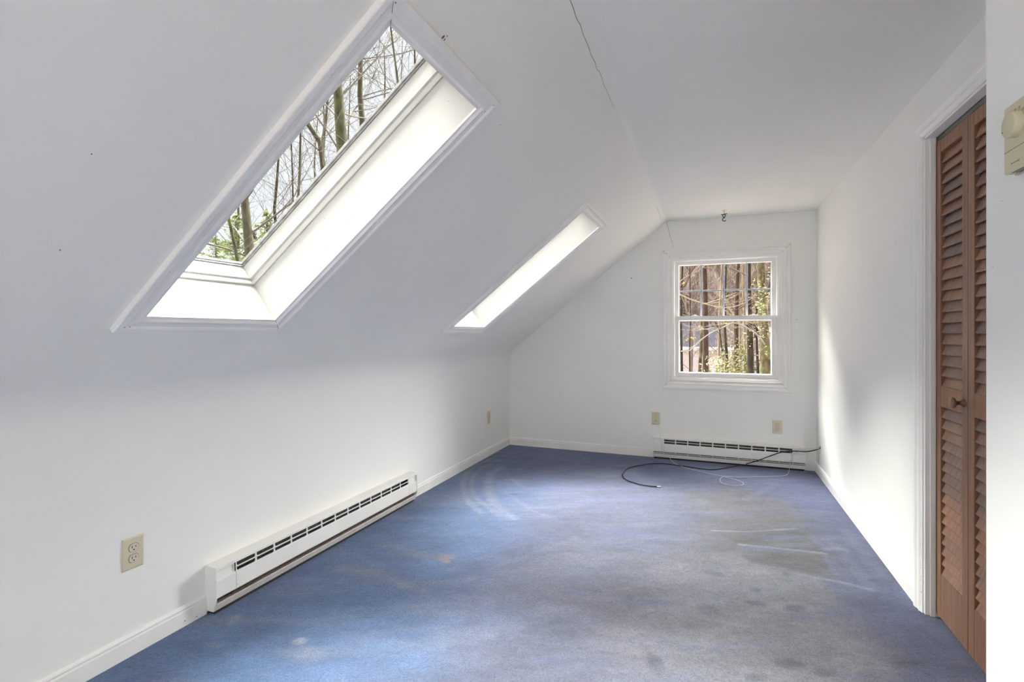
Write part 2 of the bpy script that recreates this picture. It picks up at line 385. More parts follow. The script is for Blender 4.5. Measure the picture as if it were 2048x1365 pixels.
    for pts, w, k in [([(1425, 1062), (1500, 1064), (1560, 1060), (1590, 1058)], .009, .5), ([(1480, 1090), (1560, 1098), (1610, 1103), (1650, 1108)], .012, .65),
                      ([(1650, 1099), (1690, 1100)], .02, .4), ([(1600, 1150), (1680, 1165), (1740, 1180)], .012, .5),
                      ([(1540, 975), (1490, 1000)], .03, .22), ([(1670, 1090), (1720, 1150), (1745, 1178)], .03, .16), ([(1690, 1060), (1760, 1150)], .03, .14)]:
        mix(stroke(pts, w), LITE*.85, min(1, k*1.3))
    # vacuum arcs in the far left corner
    for pts, w, k in [([(983, 918), (950, 932), (930, 950), (925, 968), (929, 988), (940, 1008), (962, 1026)], .022, .5),
                      ([(1000, 920), (962, 936), (946, 953), (942, 972), (950, 995), (975, 1015), (1000, 1032)], .018, .38),
                      ([(1004, 935), (985, 946), (977, 962), (977, 985), (990, 1010), (1025, 1038)], .03, .45),
                      ([(1012, 942), (1025, 960), (1050, 975)], .02, .25), ([(1012, 960), (1045, 962)], .02, .3),
                      ([(1000, 975), (1060, 1020), (1100, 1035)], .014, .2),
                      ([(860, 1000), (920, 1003), (1000, 1012)], .012, .25), ([(860, 1012), (940, 1015)], .010, .2),
                      ([(680, 1138), (760, 1148), (800, 1168), (850, 1185)], .03, .42), ([(760, 1090), (820, 1100), (860, 1120)], .03, .25),
                      ([(880, 1190), (1000, 1130), (1100, 1095), (1170, 1070)], .016, .12), ([(900, 1140), (1010, 1100), (1090, 1075)], .014, .10)]:
        mix(stroke(pts, w, soft=.9), LITE*.85, min(1, k*1.1))
    # pale spots
    mix(blob(592, 1285, 14, 7, .5, .3), LITE*1.15, .85); mix(blob(615, 1315, 26, 16, .7, .5), LITE, .45)
    mix(blob(475, 1235, 12, 9, .5, .4), LITE, .55); mix(blob(450, 1270, 20, 7, .6), LITE, .3)
    # dark stains
    for u, v, du, dv, k in [(1514, 1206, 20, 5, .75), (1592, 1216, 20, 7, .75), (1518, 1181, 12, 4, .55), (1572, 1148, 8, 3, .5), (1440, 1150, 16, 6, .5),
                            (1420, 1222, 22, 12, .45), (1310, 1332, 14, 22, .6), (1285, 1290, 5, 3, .8), (1570, 1330, 30, 10, .6), (1640, 1345, 22, 9, .5), (1505, 1358, 20, 8, .7),
                            (1820, 1330, 30, 10, .5), (1255, 1195, 12, 5, .4), (940, 1245, 22, 9, .45), (935, 1205, 30, 14, .3), (1165, 1075, 14, 5, .4),
                            (1190, 1182, 12, 3, .5), (1750, 1160, 10, 2, .8), (1780, 1163, 12, 2, .6), (893, 1051, 5, 2.5, .9), (1025, 990, 12, 2, .6), (1095, 897, 6, 2.5, .9), (1665, 980, 6, 2, .6),
                            (1400, 1250, 40, 8, .25), (1200, 1310, 16, 5, .2), (1655, 1290, 12, 8, .35), (980, 1250, 4, 2, .6), (1640, 980, 5, 2, .6)]:
        mix(blob(u, v, du, dv, .45, .25), DARK, k*.75*(.6+.8*n_med))
    mix(blob(890, 1113, 22, 6, .6, .4), np.array([.30, .24, .25]), .6); mix(blob(885, 1120, 8, 4, .5), np.array([.36, .28, .23]), .5)
    mix(blob(1000, 1200, 150, 30, .8), np.array([.23, .22, .28]), .25)
    # mottling
    mot = .74+.52*fbm(5, 51, 1, 2.4, 5)
    mot2 = .94+.12*n_lo
    C *= (mot*mot2)[..., None]
    tuf = fbm(26, 81, 1, 2.0, 3); C *= (.88+.24*tuf)[..., None]
    wisps = np.clip((fbm(3.2, 61, .8, 3.0, 5)-.54)*5, 0, 1); mix(wisps, LITE*.75, .35)
    wisp2 = np.clip((fbm(4.2, 71, .8, 3.0, 5)-.55)*5, 0, 1); mix(wisp2, NAVY*1.2, .30)
    V = np.stack([X, Y, np.zeros_like(X)], -1).reshape(-1, 3)
    me = bpy.data.meshes.new('floor')
    idx = np.arange(nx*ny).reshape(ny, nx)
    q = np.stack([idx[:-1, :-1], idx[:-1, 1:], idx[1:, 1:], idx[1:, :-1]], -1).reshape(-1, 4)
    me.vertices.add(len(V)); me.vertices.foreach_set('co', V.ravel())
    me.loops.add(q.size); me.loops.foreach_set('vertex_index', q.ravel().astype(np.int32))
    me.polygons.add(len(q)); me.polygons.foreach_set('loop_start', (np.arange(len(q))*4).astype(np.int32)); me.polygons.foreach_set('loop_total', np.full(len(q), 4, np.int32))
    me.update(calc_edges=True)
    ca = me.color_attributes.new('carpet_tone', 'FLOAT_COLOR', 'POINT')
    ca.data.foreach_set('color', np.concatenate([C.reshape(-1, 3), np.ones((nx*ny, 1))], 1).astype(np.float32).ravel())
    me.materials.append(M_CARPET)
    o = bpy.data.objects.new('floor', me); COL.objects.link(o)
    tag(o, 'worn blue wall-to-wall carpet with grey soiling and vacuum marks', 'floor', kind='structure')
build_floor()

# ------------------------------------------------------------------ room shell
def struct(name, mb, mats, label, cat, parent=None):
    o = mb.build(name, mats, parent); return tag(o, label, cat, kind='structure') if parent is None else o

mb = MB(); mb.box((XL-.12, YR-.1, -.25), (XR+1.0, D+.12, -.012)); 
struct('floor_slab', mb, M_DARK, 'floor boards under the carpet', 'floor')

# fillet profile knee wall -> slope -> ceiling, in (x,z)
def fillet(p0, p1, p2, r, n):
    p0, p1, p2 = Vector(p0), Vector(p1), Vector(p2)
    a = (p0-p1).normalized(); b = (p2-p1).normalized(); ang = a.angle(b); t = r/math.tan(ang/2)
    c = p1+(a+b).normalized()*(r/math.sin(ang/2)); s = p1+a*t-c; e = p1+b*t-c
    full = s.angle(e); out = []
    for i in range(n+1):
        k = i/n; out.append(c+(s*math.sin((1-k)*full)+e*math.sin(k*full))/math.sin(full))
    return out
fa = fillet((XL, 0), (XL, K), (XB, H), .20, 12)
fb = fillet((XL, K), (XB, H), (XR, H), .06, 8)
def strip(name, pts, y0, y1, mat, label, cat, smooth=True):
    mb = MB(); n = len(pts)
    vs = [(p[0], y0, p[1]) for p in pts]+[(p[0], y1, p[1]) for p in pts]
    mb.add(vs, [(i, i+1, n+i+1, n+i) for i in range(n-1)], 0, smooth)
    return mb
mb = strip('w', [(XL, -.02)]+fa, YR, D, M_WALL, '', '')
mb.box((XL-.12, YR, -.02), (XL-.02, D, K+.02))
struct('wall_left', mb, M_WALL, 'low white knee wall along the left under the sloped wall', 'wall')

s_in0 = (fa[-1]-Vector((XL, K))).length; s_in1 = (fb[0]-Vector((XL, K))).length
SKY = [dict(y0=-2.50, y1=-2.003, s0=.442, s1=1.577), dict(y0=-.90, y1=-.403, s0=.442, s1=1.577),  # first two are added behind the camera to bring in more light
       dict(y0=1.055, y1=1.552, s0=.442, s1=1.577), dict(y0=3.10, y1=3.602, s0=.427, s1=1.567)]
mb = MB()
G = .006
def holed(mb, n, sa, sb, mat=0):
    ys = [YR]; 
    for q in SKY: ys += [q['y0']-G, q['y1']+G]
    ys.append(D)
    for i in range(len(ys)-1):
        hole = i % 2 == 1
        if not hole:
            mb.add([SP(ys[i], sa, n), SP(ys[i+1], sa, n), SP(ys[i+1], sb, n), SP(ys[i], sb, n)], [(0, 1, 2, 3)], mat)
        else:
            q = SKY[i//2]
            for a, b in ((sa, q['s0']-G), (q['s1']+G, sb)):
                mb.add([SP(ys[i], a, n), SP(ys[i+1], a, n), SP(ys[i+1], b, n), SP(ys[i], b, n)], [(0, 1, 2, 3)], mat)
holed(mb, 0, s_in0, s_in1)
# hairline crack near the top of the slope
rnd = random.Random(3)
def crack(mb, pts, w, fn, mat):
    P = []
    for (a, b), (c, d) in zip(pts[:-1], pts[1:]):
        for k in range(8):
            t = k/8; P.append((a+(c-a)*t+rnd.uniform(-1, 1)*w*1.2, b+(d-b)*t+rnd.uniform(-1, 1)*w*1.2))
    P.append(pts[-1])
    for i in range(len(P)-1):
        (a, b), (c, d) = P[i], P[i+1]; dx, dy = c-a, d-b; l = math.hypot(dx, dy); nx, ny = -dy/l, dx/l
        w0 = w*(1-.7*i/len(P)); 
        mb.add([fn(a+nx*w0/2, b+ny*w0/2), fn(a-nx*w0/2, b-ny*w0/2), fn(c-nx*w0/2, d-ny*w0/2), fn(c+nx*w0/2, d+ny*w0/2)], [(0, 1, 2, 3)], mat)
def on_slope(u, v):
    r = ray(u, v); o = Vector((XL, 0, K)); t = (SN.dot(o)-SN.z*CAM_H)/SN.dot(r); p = Vector((0, 0, CAM_H))+r*t
    return (p.y, (p-o).dot(SU))
crack(mb, [on_slope(1139, -2), on_slope(1189, 125), on_slope(1199, 147), on_slope(1228, 215)], .0022, lambda a, b: SP(a, b, .0008), 1)
crack(mb, [on_slope(1324, 441), on_slope(1313, 414)][::-1], .002, lambda a, b: SP(a, b, .0008), 1)
for u, v, q in ((886, 74, .004), (889, 79, .0025), (894, 72, .002), (1000, 250, .002), (1037, 420, .002), (183, 308, .0015), (120, 500, .002)):
    a, b = on_slope(u, v); mb.add([SP(a+math.cos(k)*q, b+math.sin(k)*q*1.6, .0008) for k in range(6)], [tuple(range(6))], 1)
struct('wall_slope', mb, [M_CEIL, M_CRACK], 'white sloped wall with two skylight openings', 'wall')

mb = strip('c', fb+[Vector((XR, H))], YR, D, M_CEIL, '', '')
mb.box((XB-.02, YR, H+.02), (XR+.15, D, H+.14))
# faint taped seam in the ceiling
struct('ceiling', mb, M_CEIL, 'flat white ceiling over the right part of the room', 'ceiling')

# outer roof over the slope, with the same openings
mb = MB(); holed(mb, -.262, -.45, SLEN+.35); 
mb.add([SP(YR-.3, -.45, -.262), SP(D+.4, -.45, -.262), SP(D+.4, -.45, -.05), SP(YR-.3, -.45, -.05)], [(0, 1, 2, 3)])
mb.add([SP(YR, -.45, -.262), SP(YR-.3, -.45, -.262), SP(YR-.3, SLEN+.35, -.262), SP(YR, SLEN+.35, -.262)], [(0, 1, 2, 3)])
M_ROOF = simple('asphalt_shingle', (.10, .10, .11), .9, var=.3, scale=30)
struct('roof', mb, M_ROOF, 'dark shingle roof above the sloped wall', 'roof')

# back wall with the window opening
WX0, WX1, WZ0, WZ1 = -.352, .571, .732, 1.876
mb = MB()
zt = H+.35
for a, b in [((XL-.3, D, -.3), (WX0, D+.16, zt)), ((WX1, D, -.3), (XR+1.0, D+.16, zt)), ((WX0, D, -.3), (WX1, D+.16, WZ0)), ((WX0, D, WZ1), (WX1, D+.16, zt))]: mb.box(a, b)
p = [on_y(u, v, D-.0008) for u, v in [(1333, 441), (1339, 470), (1345, 485), (1346, 498)]]
crack(mb, [(q.x, q.z) for q in p], .0028, lambda a, b: Vector((a, D-.0008, b)), 1)
def nail_hole(mb, p, axis, r_, mat=1):
    a = axis.orthogonal().normalized(); b = axis.cross(a)
    mb.add([p+axis*.0006+(a*math.cos(t)+b*math.sin(t))*r_ for t in [k*math.pi/4 for k in range(8)]], [tuple(range(8))], mat)
for u, v, q in ((1263, 557, .006), (1291, 800, .003), (1594, 640, .003), (1120, 790, .003)): nail_hole(mb, on_y(u, v, D), Vector((0, -1, 0)), q)
struct('wall_back', mb, [M_WALL, M_CRACK], 'white end wall with the double-hung window', 'wall')

# right wall with closet opening
DY0, DY1, DZ = 1.38, 2.622, 2.0
mb = MB()
mb.box((XR, DY1, -.02), (XR+.11, D, H+.02)); mb.box((XR, YR, -.02), (XR+.11, DY0, H+.02)); mb.box((XR, DY0, DZ), (XR+.11, DY1, H+.02))
def on_x(u, v, x):
    r = ray(u, v); return Vector((0, 0, CAM_H)) + r*(x/r.x)
for u, v, q in ((1728, 476, .003), (1793, 483, .0025), (1675, 512, .0025), (1768, 671, .002)): nail_hole(mb, on_x(u, v, XR), Vector((-1, 0, 0)), q)
struct('wall_right', mb, [M_WALL, M_CRACK], 'white right wall with the closet opening', 'wall')
mb = MB(); mb.box((XN, YR, -.02), (XR, YN, H))
nail_hole(mb, on_x(1986, 535, XN), Vector((-1, 0, 0)), .0012); nail_hole(mb, on_x(2005, 402, XN), Vector((-1, 0, 0)), .001)
struct('wall_near', mb, [M_WALL, M_CRACK], 'white wall end at the right edge of the view carrying the thermostat', 'wall')
mb = MB(); mb.box((XR+.75, DY0-.3, -.02), (XR+.80, D, H)); mb.box((XR+.11, DY1+.25, -.02), (XR+.8, DY1+.30, H)); mb.box((XR+.11, DY0-.35, -.02), (XR+.8, DY0-.3, H)); mb.box((XR+.09, DY0-.35, 2.1), (XR+.8, DY1+.30, 2.16))
struct('wall_closet', mb, M_WALL, 'closet walls behind the louvered doors', 'wall')
# wall behind the camera with an opening for the added window
mb = MB()
for a, b in [((XL-.3, YR-.1, -.3), (-1.7, YR, zt)), ((.45, YR-.1, -.3), (XR+1.0, YR, zt)), ((-1.7, YR-.1, -.3), (.45, YR, .55)), ((-1.7, YR-.1, 2.05), (.45, YR, zt))]: mb.box(a, b)
struct('wall_rear', mb, M_WALL, 'white wall behind the camera', 'wall')

# baseboards
BB = [(0, 0), (.013, 0), (.013, .058), (.0105, .063), (.0105, .067), (.012, .070), (.009, .076), (.004, .081), (0, .081)]
def bb_left(a, p, q): return Vector((XL+p, a, q))
def bb_back(a, p, q): return Vector((a, D-p, q))
def bb_right(a, p, q): return Vector((XR-p, a, q))
mb = MB(); mb.prism(BB, bb_left, YR, 1.517); mb.prism(BB, bb_left, 3.07, D)
mb.box((XL+.0131, 1.42, .02), (XL+.0134, 1.424, .024), 1); mb.box((XL+.0131, 1.47, .012), (XL+.0134, 1.475, .015), 1)
struct('baseboard_left', mb, [M_TRIM, M_CHIP], 'white moulded baseboard along the left knee wall', 'baseboard')
mb = MB(); mb.prism(BB, bb_back, XL, -.507); mb.prism(BB, bb_back, .748, XR)
struct('baseboard_back', mb, M_TRIM, 'white moulded baseboard along the end wall', 'baseboard')
mb = MB(); mb.prism(BB, bb_right, 2.684, D)
struct('baseboard_right', mb, M_TRIM, 'white moulded baseboard along the right wall', 'baseboard')

CASING = [(0, 0), (0, .017), (.003, .019), (.018, .019), (.023, .0165), (.027, .0135), (.040, .0125), (.047, .0145), (.052, .0145), (.060, .009), (.066, .0075), (.070, .0075), (.070, 0)]

def nail(mb, p, axis, r=.0022, mat=1):
    # filled nail head: tiny disc
    a = axis.orthogonal().normalized(); b = axis.cross(a)
    mb.add([p+axis*.0004+(a*math.cos(t)+b*math.sin(t))*r for t in [k*math.pi/3 for k in range(6)]], [tuple(range(6))], mat)

# ------------------------------------------------------------------ skylights
def skylight(idx, q, label):
    root = empty('window_%d' % idx, SP((q['y0']+q['y1'])/2, q['s0'], 0)); tag(root, label, 'skylight', kind='structure')
    off = root.location
    fn = lambda a, b, n: SP(a, b, n)-off
    y0, y1, s0, s1 = q['y0'], q['y1'], q['s0'], q['s1']
    mb = MB()
    w = .070
    prof = [(t, h*1.0) for t, h in CASING]
    mb.loop_frame(y0-w, y1+w, s0-w, s1+w, prof, fn)
    rn = random.Random(idx)
    for t in np.linspace(.08, .95, 7):
        for (a, b) in ((y0-w*.75, s0-w+(s1-s0+2*w)*t), (y1+w*.25, s0-w+(s1-s0+2*w)*t)):
            if rn.random() < .6: nail(mb, fn(a, b, .0185), -SN, .0018)
    for (a, b) in ((y0-w*.6, s1+w*.7), (y1+w*.6, s1+w*.7), (y1+w*.4, s1+w*.2), (y0-w*.7, s0-w*.6), (y0-w*.5, s0-w*.55), (y1+.02, s0-w*.8)):
        nail(mb, fn(a, b, .0185), -SN, .0022)
    # mitre gaps at two corners
    for (ya, yb, sa, sb) in ((y0-w, y0, s1+w, s1), (y1+w, y1, s0-w, s0)):
        pa, pb = fn(ya, sa, .0195), fn(yb, sb, .009)
        d = (pb-pa).normalized(); sd = d.cross(SN).normalized()*.0007
        pm = pa.lerp(pb, .3)
        mb.add([pa-sd, pa+sd, pb+sd-SN*.001, pb-sd-SN*.001], [(0, 1, 2, 3)], 1)
    mb.build('casing', [M_TRIM, M_CHIP], root)
    mb = MB(); g = G
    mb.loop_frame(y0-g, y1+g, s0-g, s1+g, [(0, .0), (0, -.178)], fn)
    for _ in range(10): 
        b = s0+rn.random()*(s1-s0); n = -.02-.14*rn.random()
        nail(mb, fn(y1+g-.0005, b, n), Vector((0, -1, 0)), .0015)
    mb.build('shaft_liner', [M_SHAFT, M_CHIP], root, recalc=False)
    mb = MB()
    mb.loop_frame(y0-g, y1+g, s0-g, s1+g, [(-.01, -.178), (.006, -.178), (.008, -.181), (.008, -.198), (.006, -.200), (.010, -.202), (.014, -.204), (.014, -.266)], fn)
    mb.build('sash', M_SKYFR, root, recalc=False)
    mb = MB()
    mb.loop_frame(y0-g, y1+g, s0-g, s1+g, [(.010, -.264), (.020, -.264), (.020, -.268), (.017, -.270), (.023, -.273), (.023, -.283), (-.02, -.283), (-.02, -.255)], fn)
    mb.build('gasket', M_GASKET, root, recalc=False)
    mb = MB()
    a0, a1, b0, b1 = y0-g+.0235, y1+g-.0235, s0-g+.0235, s1+g-.0235
    vs = [fn(a, b, n) for n in (-.278, -.282) for a, b in ((a0, b0), (a1, b0), (a1, b1), (a0, b1))]
    mb.add(vs, [(0, 1, 2, 3), (4, 7, 6, 5), (0, 4, 5, 1), (1, 5, 6, 2), (2, 6, 7, 3), (3, 7, 4, 0)])
    mb.build('pane', M_SKYGLASS, root)
for q_ in SKY:
    c_ = SP((q_['y0']+q_['y1'])/2, (q_['s0']+q_['s1'])/2, -.275)
    po = add_portal('skylight_portal', c_, -SN, 1.10, .46)
    from mathutils import Matrix
    po.matrix_world = Matrix.Translation(c_) @ Matrix((SU.to_4d().to_3d(), (SU.cross(SN)*-1), SN)).transposed().to_4x4()
add_portal('window_portal', (.108, D+.14, 1.30), (0, -1, 0), .84, 1.06)
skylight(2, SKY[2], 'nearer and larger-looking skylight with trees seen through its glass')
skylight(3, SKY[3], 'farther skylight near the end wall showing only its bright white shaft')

skylight(5, SKY[0], 'added unseen skylight farthest behind the camera, letting in extra light')
skylight(6, SKY[1], 'added unseen skylight just behind the camera, letting in extra light')

# ------------------------------------------------------------------ double-hung window
def dh_window():
    root = empty('window_1', ((WX0+WX1)/2, D, WZ0)); tag(root, 'white double-hung window with eight-light upper sash in the end wall', 'window', kind='structure')
    off = root.location.copy()
    fn = lambda a, b, n: Vector((a, D-n, b))-off
    mb = MB(); w = .070
    mb.loop_frame(WX0-w, WX1+w, WZ0-w-.008, WZ1+w, CASING, fn)
    rn = random.Random(8)
    A = Vector((0, -1, 0))
    for _ in range(26):
        c = rn.choice([(WX0-w, WZ1+w), (WX1+w, WZ1+w)]); sx = 1 if c[0] < 0 else -1
        nail(mb, fn(c[0]+sx*abs(rn.gauss(0, .012)+.006), c[1]-abs(rn.gauss(0, .014))-.004, .0188), A, rn.uniform(.001, .0024))
    for _ in range(14): nail(mb, fn(WX0-w+.02+rn.random()*.2, WZ1+w-.022-rn.random()*.008, .0188), A, rn.uniform(.0008, .002))
    for _ in range(8): nail(mb, fn(WX1-.15+rn.random()*.12, WZ1+w-.018-rn.random()*.01, .0188), A, rn.uniform(.0008, .002))
    for _ in range(6): nail(mb, fn(WX1+w*rn.uniform(.3, .7), WZ0+rn.random()*1.0, .0188), A, rn.uniform(.001, .002))
    for (xa, xb, za, zb) in ((WX0-w, WX0, WZ1+w, WZ1), (WX1+w, WX1, WZ0-w-.008, WZ0), (WX0-w, WX0, WZ0-w-.008, WZ0), (WX1+w, WX1, WZ1+w, WZ1)):
        pa, pb = fn(xa, za, .0198), fn(xb, zb, .0085); d = (pb-pa).normalized(); sd = d.cross(A).normalized()*.0009
        mb.add([pa-sd, pa+sd, pb+sd, pb-sd], [(0, 1, 2, 3)], 1)
    mb.build('casing', [M_TRIM, M_CHIP], root)
    mb = MB()
    # jamb liner and stops
    mb.loop_frame(WX0, WX1, WZ0, WZ1, [(0, .006), (.006, .006), (.007, -.004), (.020, -.004), (.022, -.010), (.030, -.012), (.033, -.016), (.036, -.020), (.036, -.14), (.0, -.14)], fn)
    mb.build('jamb', M_TRIM, root)
    ix0, ix1, iz0, iz1 = WX0+.036, WX1-.036, WZ0+.036, WZ1-.036
    zm0, zm1 = 1.276, 1.331
    # lower sash (nearer the room)
    SP_ = [(0, 0), (0, .022), (.003, .024), (.034, .024), (.038, .018), (.040, .008), (.040, -.004)]
    mb = MB(); n0 = -.046
    mb.loop_frame(ix0+.002, ix1-.002, iz0+.001, zm1-.004, [(t, n0+h) for t, h in SP_], fn)
    mb.box(fn(ix0+.002, zm1-.008, n0+.026), fn(ix1-.002, zm1-.002, n0-.010))
    low = mb.build('lower_sash', M_TRIM, root)
    gx0, gx1, gz0, gz1 = ix0+.042, ix1-.042, iz0+.041, zm1-.044
    mb = MB(); mb.box(fn(gx0-.004, gz0-.004, n0+.004), fn(gx1+.004, gz1+.004, n0)); mb.build('pane', M_GLASS, low)
    # upper sash
    mb = MB(); n1 = -.085
    mb.loop_frame(ix0-.002, ix1+.002, zm0+.005, iz1+.004, [(t, n1+h) for t, h in SP_], fn)
    up = mb.build('upper_sash', M_TRIM, root)
    ux0, ux1, uz0, uz1 = ix0+.040, ix1-.040, zm0+.040, iz1-.036
    mb = MB(); mb.box(fn(ux0-.004, uz0-.004, n1+.004), fn(ux1+.004, uz1+.004, n1)); mb.build('pane', M_GLASS, up)
    mb = MB()
    M_MUNT = simple('muntin_grey', (.52, .56, .63), .5, var=.15, scale=30)
    for k in (1, 2, 3):
        x = ux0+(ux1-ux0)*k/4; mb.box(fn(x-.008, uz0-.004, n1+.012), fn(x+.008, uz1+.004, n1+.004), 0, .002)
    z = (uz0+uz1)/2+.005; mb.box(fn(ux0-.004, z-.007, n1+.0125), fn(ux1+.004, z+.007, n1+.0045), 0, .002)
    mb.build('muntins', M_MUNT, up)
    mb = MB()
    for x in (ix0+.18, ix1-.18):
        mb.box(fn(x-.03, zm1-.002, n0+.018), fn(x+.03, zm1+.004, n0-.006), 0, .001); mb.box(fn(x-.012, zm1+.003, n0+.010), fn(x+.012, zm1+.012, n0-.004), 0, .002)
    mb.build('sash_lock', M_TRIM, low)
    mb = MB(); mb.loop_frame(WX0-.05, WX1+.05, WZ0-.05, WZ1+.05, [(0, -.16), (0, -.185), (.055, -.185), (.055, -.13)], fn); mb.build('outer_trim', M_TRIM, root)
dh_window()

# window added behind the camera for the fill lamp: plain frame
root = empty('window_4', (-.62, YR, .55)); tag(root, 'plain white window added unseen behind the camera', 'window', kind='structure')
mb = MB(); fn = lambda a, b, n: Vector((a+.62, n, b-.55))
mb.loop_frame(-1.77, .52, .48, 2.12, CASING, fn); mb.loop_frame(-1.7, .45, .55, 2.05, [(0, .006), (.05, .0), (.05, -.06), (0, -.06)], fn)
mb.build('frame', M_TRIM, root)

# ------------------------------------------------------------------ closet door
def closet():
    root = empty('door_1', (XR, 2.0, 0)); tag(root, 'brown louvered bifold closet door in a white casing', 'door', kind='structure')
    off = root.location.copy(); R_ = lambda x, y, z: Vector((x, y, z))-off
    fn = lambda a, b, n: Vector((XR-n, a, b))-off       # a=y, b=z
    mb = MB(); w = .066
    mb.loop_frame(DY0-w+.004, DY1+w-.004, -.30, DZ+w-.006, [(t*.066/.070, h) for t, h in CASING], fn, sides='LTR')
    rn = random.Random(4)
    for k in range(26):
        z = .03+abs(rn.gauss(0, .25)); nail(mb, fn(DY1+.0035+rn.uniform(-.0015, .002), z, .0085), Vector((-1, 0, 0)), rn.uniform(.001, .003))
    mb.build('casing', [M_TRIM, M_CHIP], root)
    mb = MB()
    mb.box(R_(XR-.002, DY1-.018, 0), R_(XR+.11, DY1, DZ), 0, .0015)
    mb.box(R_(XR-.002, DY0, 0), R_(XR+.11, DY0+.018, DZ), 0, .0015)
    mb.box(R_(XR-.002, DY0, DZ-.014), R_(XR+.11, DY1, DZ), 0, .0015)
    mb.box(R_(XR+.014, DY1-.026, 0), R_(XR+.032, DY1-.017, DZ-.014), 0, .001)
    mb.build('jamb', M_TRIM, root)
    mb = MB()
    mb.box(R_(XR+.036, DY0+.02, DZ-.034), R_(XR+.039, DY1-.02, DZ-.014)); mb.box(R_(XR+.066, DY0+.02, DZ-.034), R_(XR+.069, DY1-.02, DZ-.014)); mb.box(R_(XR+.036, DY0+.02, DZ-.017), R_(XR+.069, DY1-.02, DZ-.014))
    tr = mb.build('track', M_TRACK, root)
    mb = MB(); mb.box(R_(XR+.040, DY1-.085, DZ-.040), R_(XR+.064, DY1-.022, DZ-.020), 0, .002); mb.tube([R_(XR+.05, DY1-.06, DZ-.05), R_(XR+.05, DY1-.06, DZ-.015)], .005, 8)
    mb.build('pivot_bracket', M_IRON, tr)
    # panels
    xf = XR+.034; th = .028; pw = .2795; z0, z1 = .018, DZ-.036
    yhi = DY1-.021
    sec = [(.198, .878), (.962, 1.918-.006)]
    for i in range(4):
        y1 = yhi-i*(pw+.0025)-(.04 if i > 1 else 0); y0 = y1-pw
        if y0 < DY0+.005: y0 = DY0+.02
        st = .046
        mb = MB()
        mb.box(R_(xf, y1-st, z0), R_(xf+th, y1, z1), 0, .0022)
        mb.box(R_(xf, y0, z0), R_(xf+th, y0+st, z1), 0, .0022)
        mb.box(R_(xf+.0006, y0+st-.001, z0+.001), R_(xf+th-.0006, y1-st+.001, sec[0][0]), 0, .0015)
        mb.box(R_(xf+.0006, y0+st-.001, sec[0][1]), R_(xf+th-.0006, y1-st+.001, sec[1][0]), 0, .0015)
        mb.box(R_(xf+.0006, y0+st-.001, sec[1][1]), R_(xf+th-.0006, y1-st+.001, z1-.001), 0, .0015)
        pn = mb.build('door_panel', M_WOOD, root)
        mb = MB(); rn = random.Random(40+i)
        for a, b in sec:
            n = int(round((b-a)/.0425)); p = (b-a)/n
            for k in range(n):
                zc = a+(k+.5)*p; t = math.radians(70+rn.uniform(-1.5, 1.5)); L = .0262; c_, s_ = math.cos(t), math.sin(t)
                # slat: lower edge towards the room
                cx = xf+th/2+.001; hw = L; 
                dx, dz = c_*L, s_*L
                nx, nz = s_*.003, -c_*.003
                ys = (y0+st-.002, y1-st+.002)
                prof = [(-dx+nx, -dz+nz), (-dx-nx*.4-.001, -dz-nz*.4), (-dx-nx, -dz-nz+.002), (dx-nx, dz-nz), (dx+nx, dz+nz)]
                vs = [R_(cx+px, y, zc+pz) for y in ys for px, pz in prof]; m = len(prof)
                mb.add(vs, [(j, (j+1) % m, m+(j+1) % m, m+j) for j in range(m)]+[tuple(range(m)), tuple(range(m, 2*m))])
        mb.build('louvers', M_LOUVER, pn)
        if i in (0, 3):
            mb = MB(); kc = R_(xf, (y0+.030) if i == 0 else y1-.03, .918)
            mb.lathe([(.0150, 0), (.0150, .003), (.008, .009), (.0065, .019), (.012, .025), (.0195, .029), (.0205, .033), (.0178, .038), (.009, .041), (.001, .0415)], lambda a, b, h: kc+Vector((-h, a, b)))
            mb.build('knob', M_BRONZE, pn)
        if i in (0, 2):
            mb = MB()
            for z in (.25, 1.0, 1.75): mb.tube([R_(xf+th+.003, y0-.001, z-.03), R_(xf+th+.003, y0-.001, z+.03)], .004, 8)
            mb.build('hinge', M_TRACK, pn)
closet()

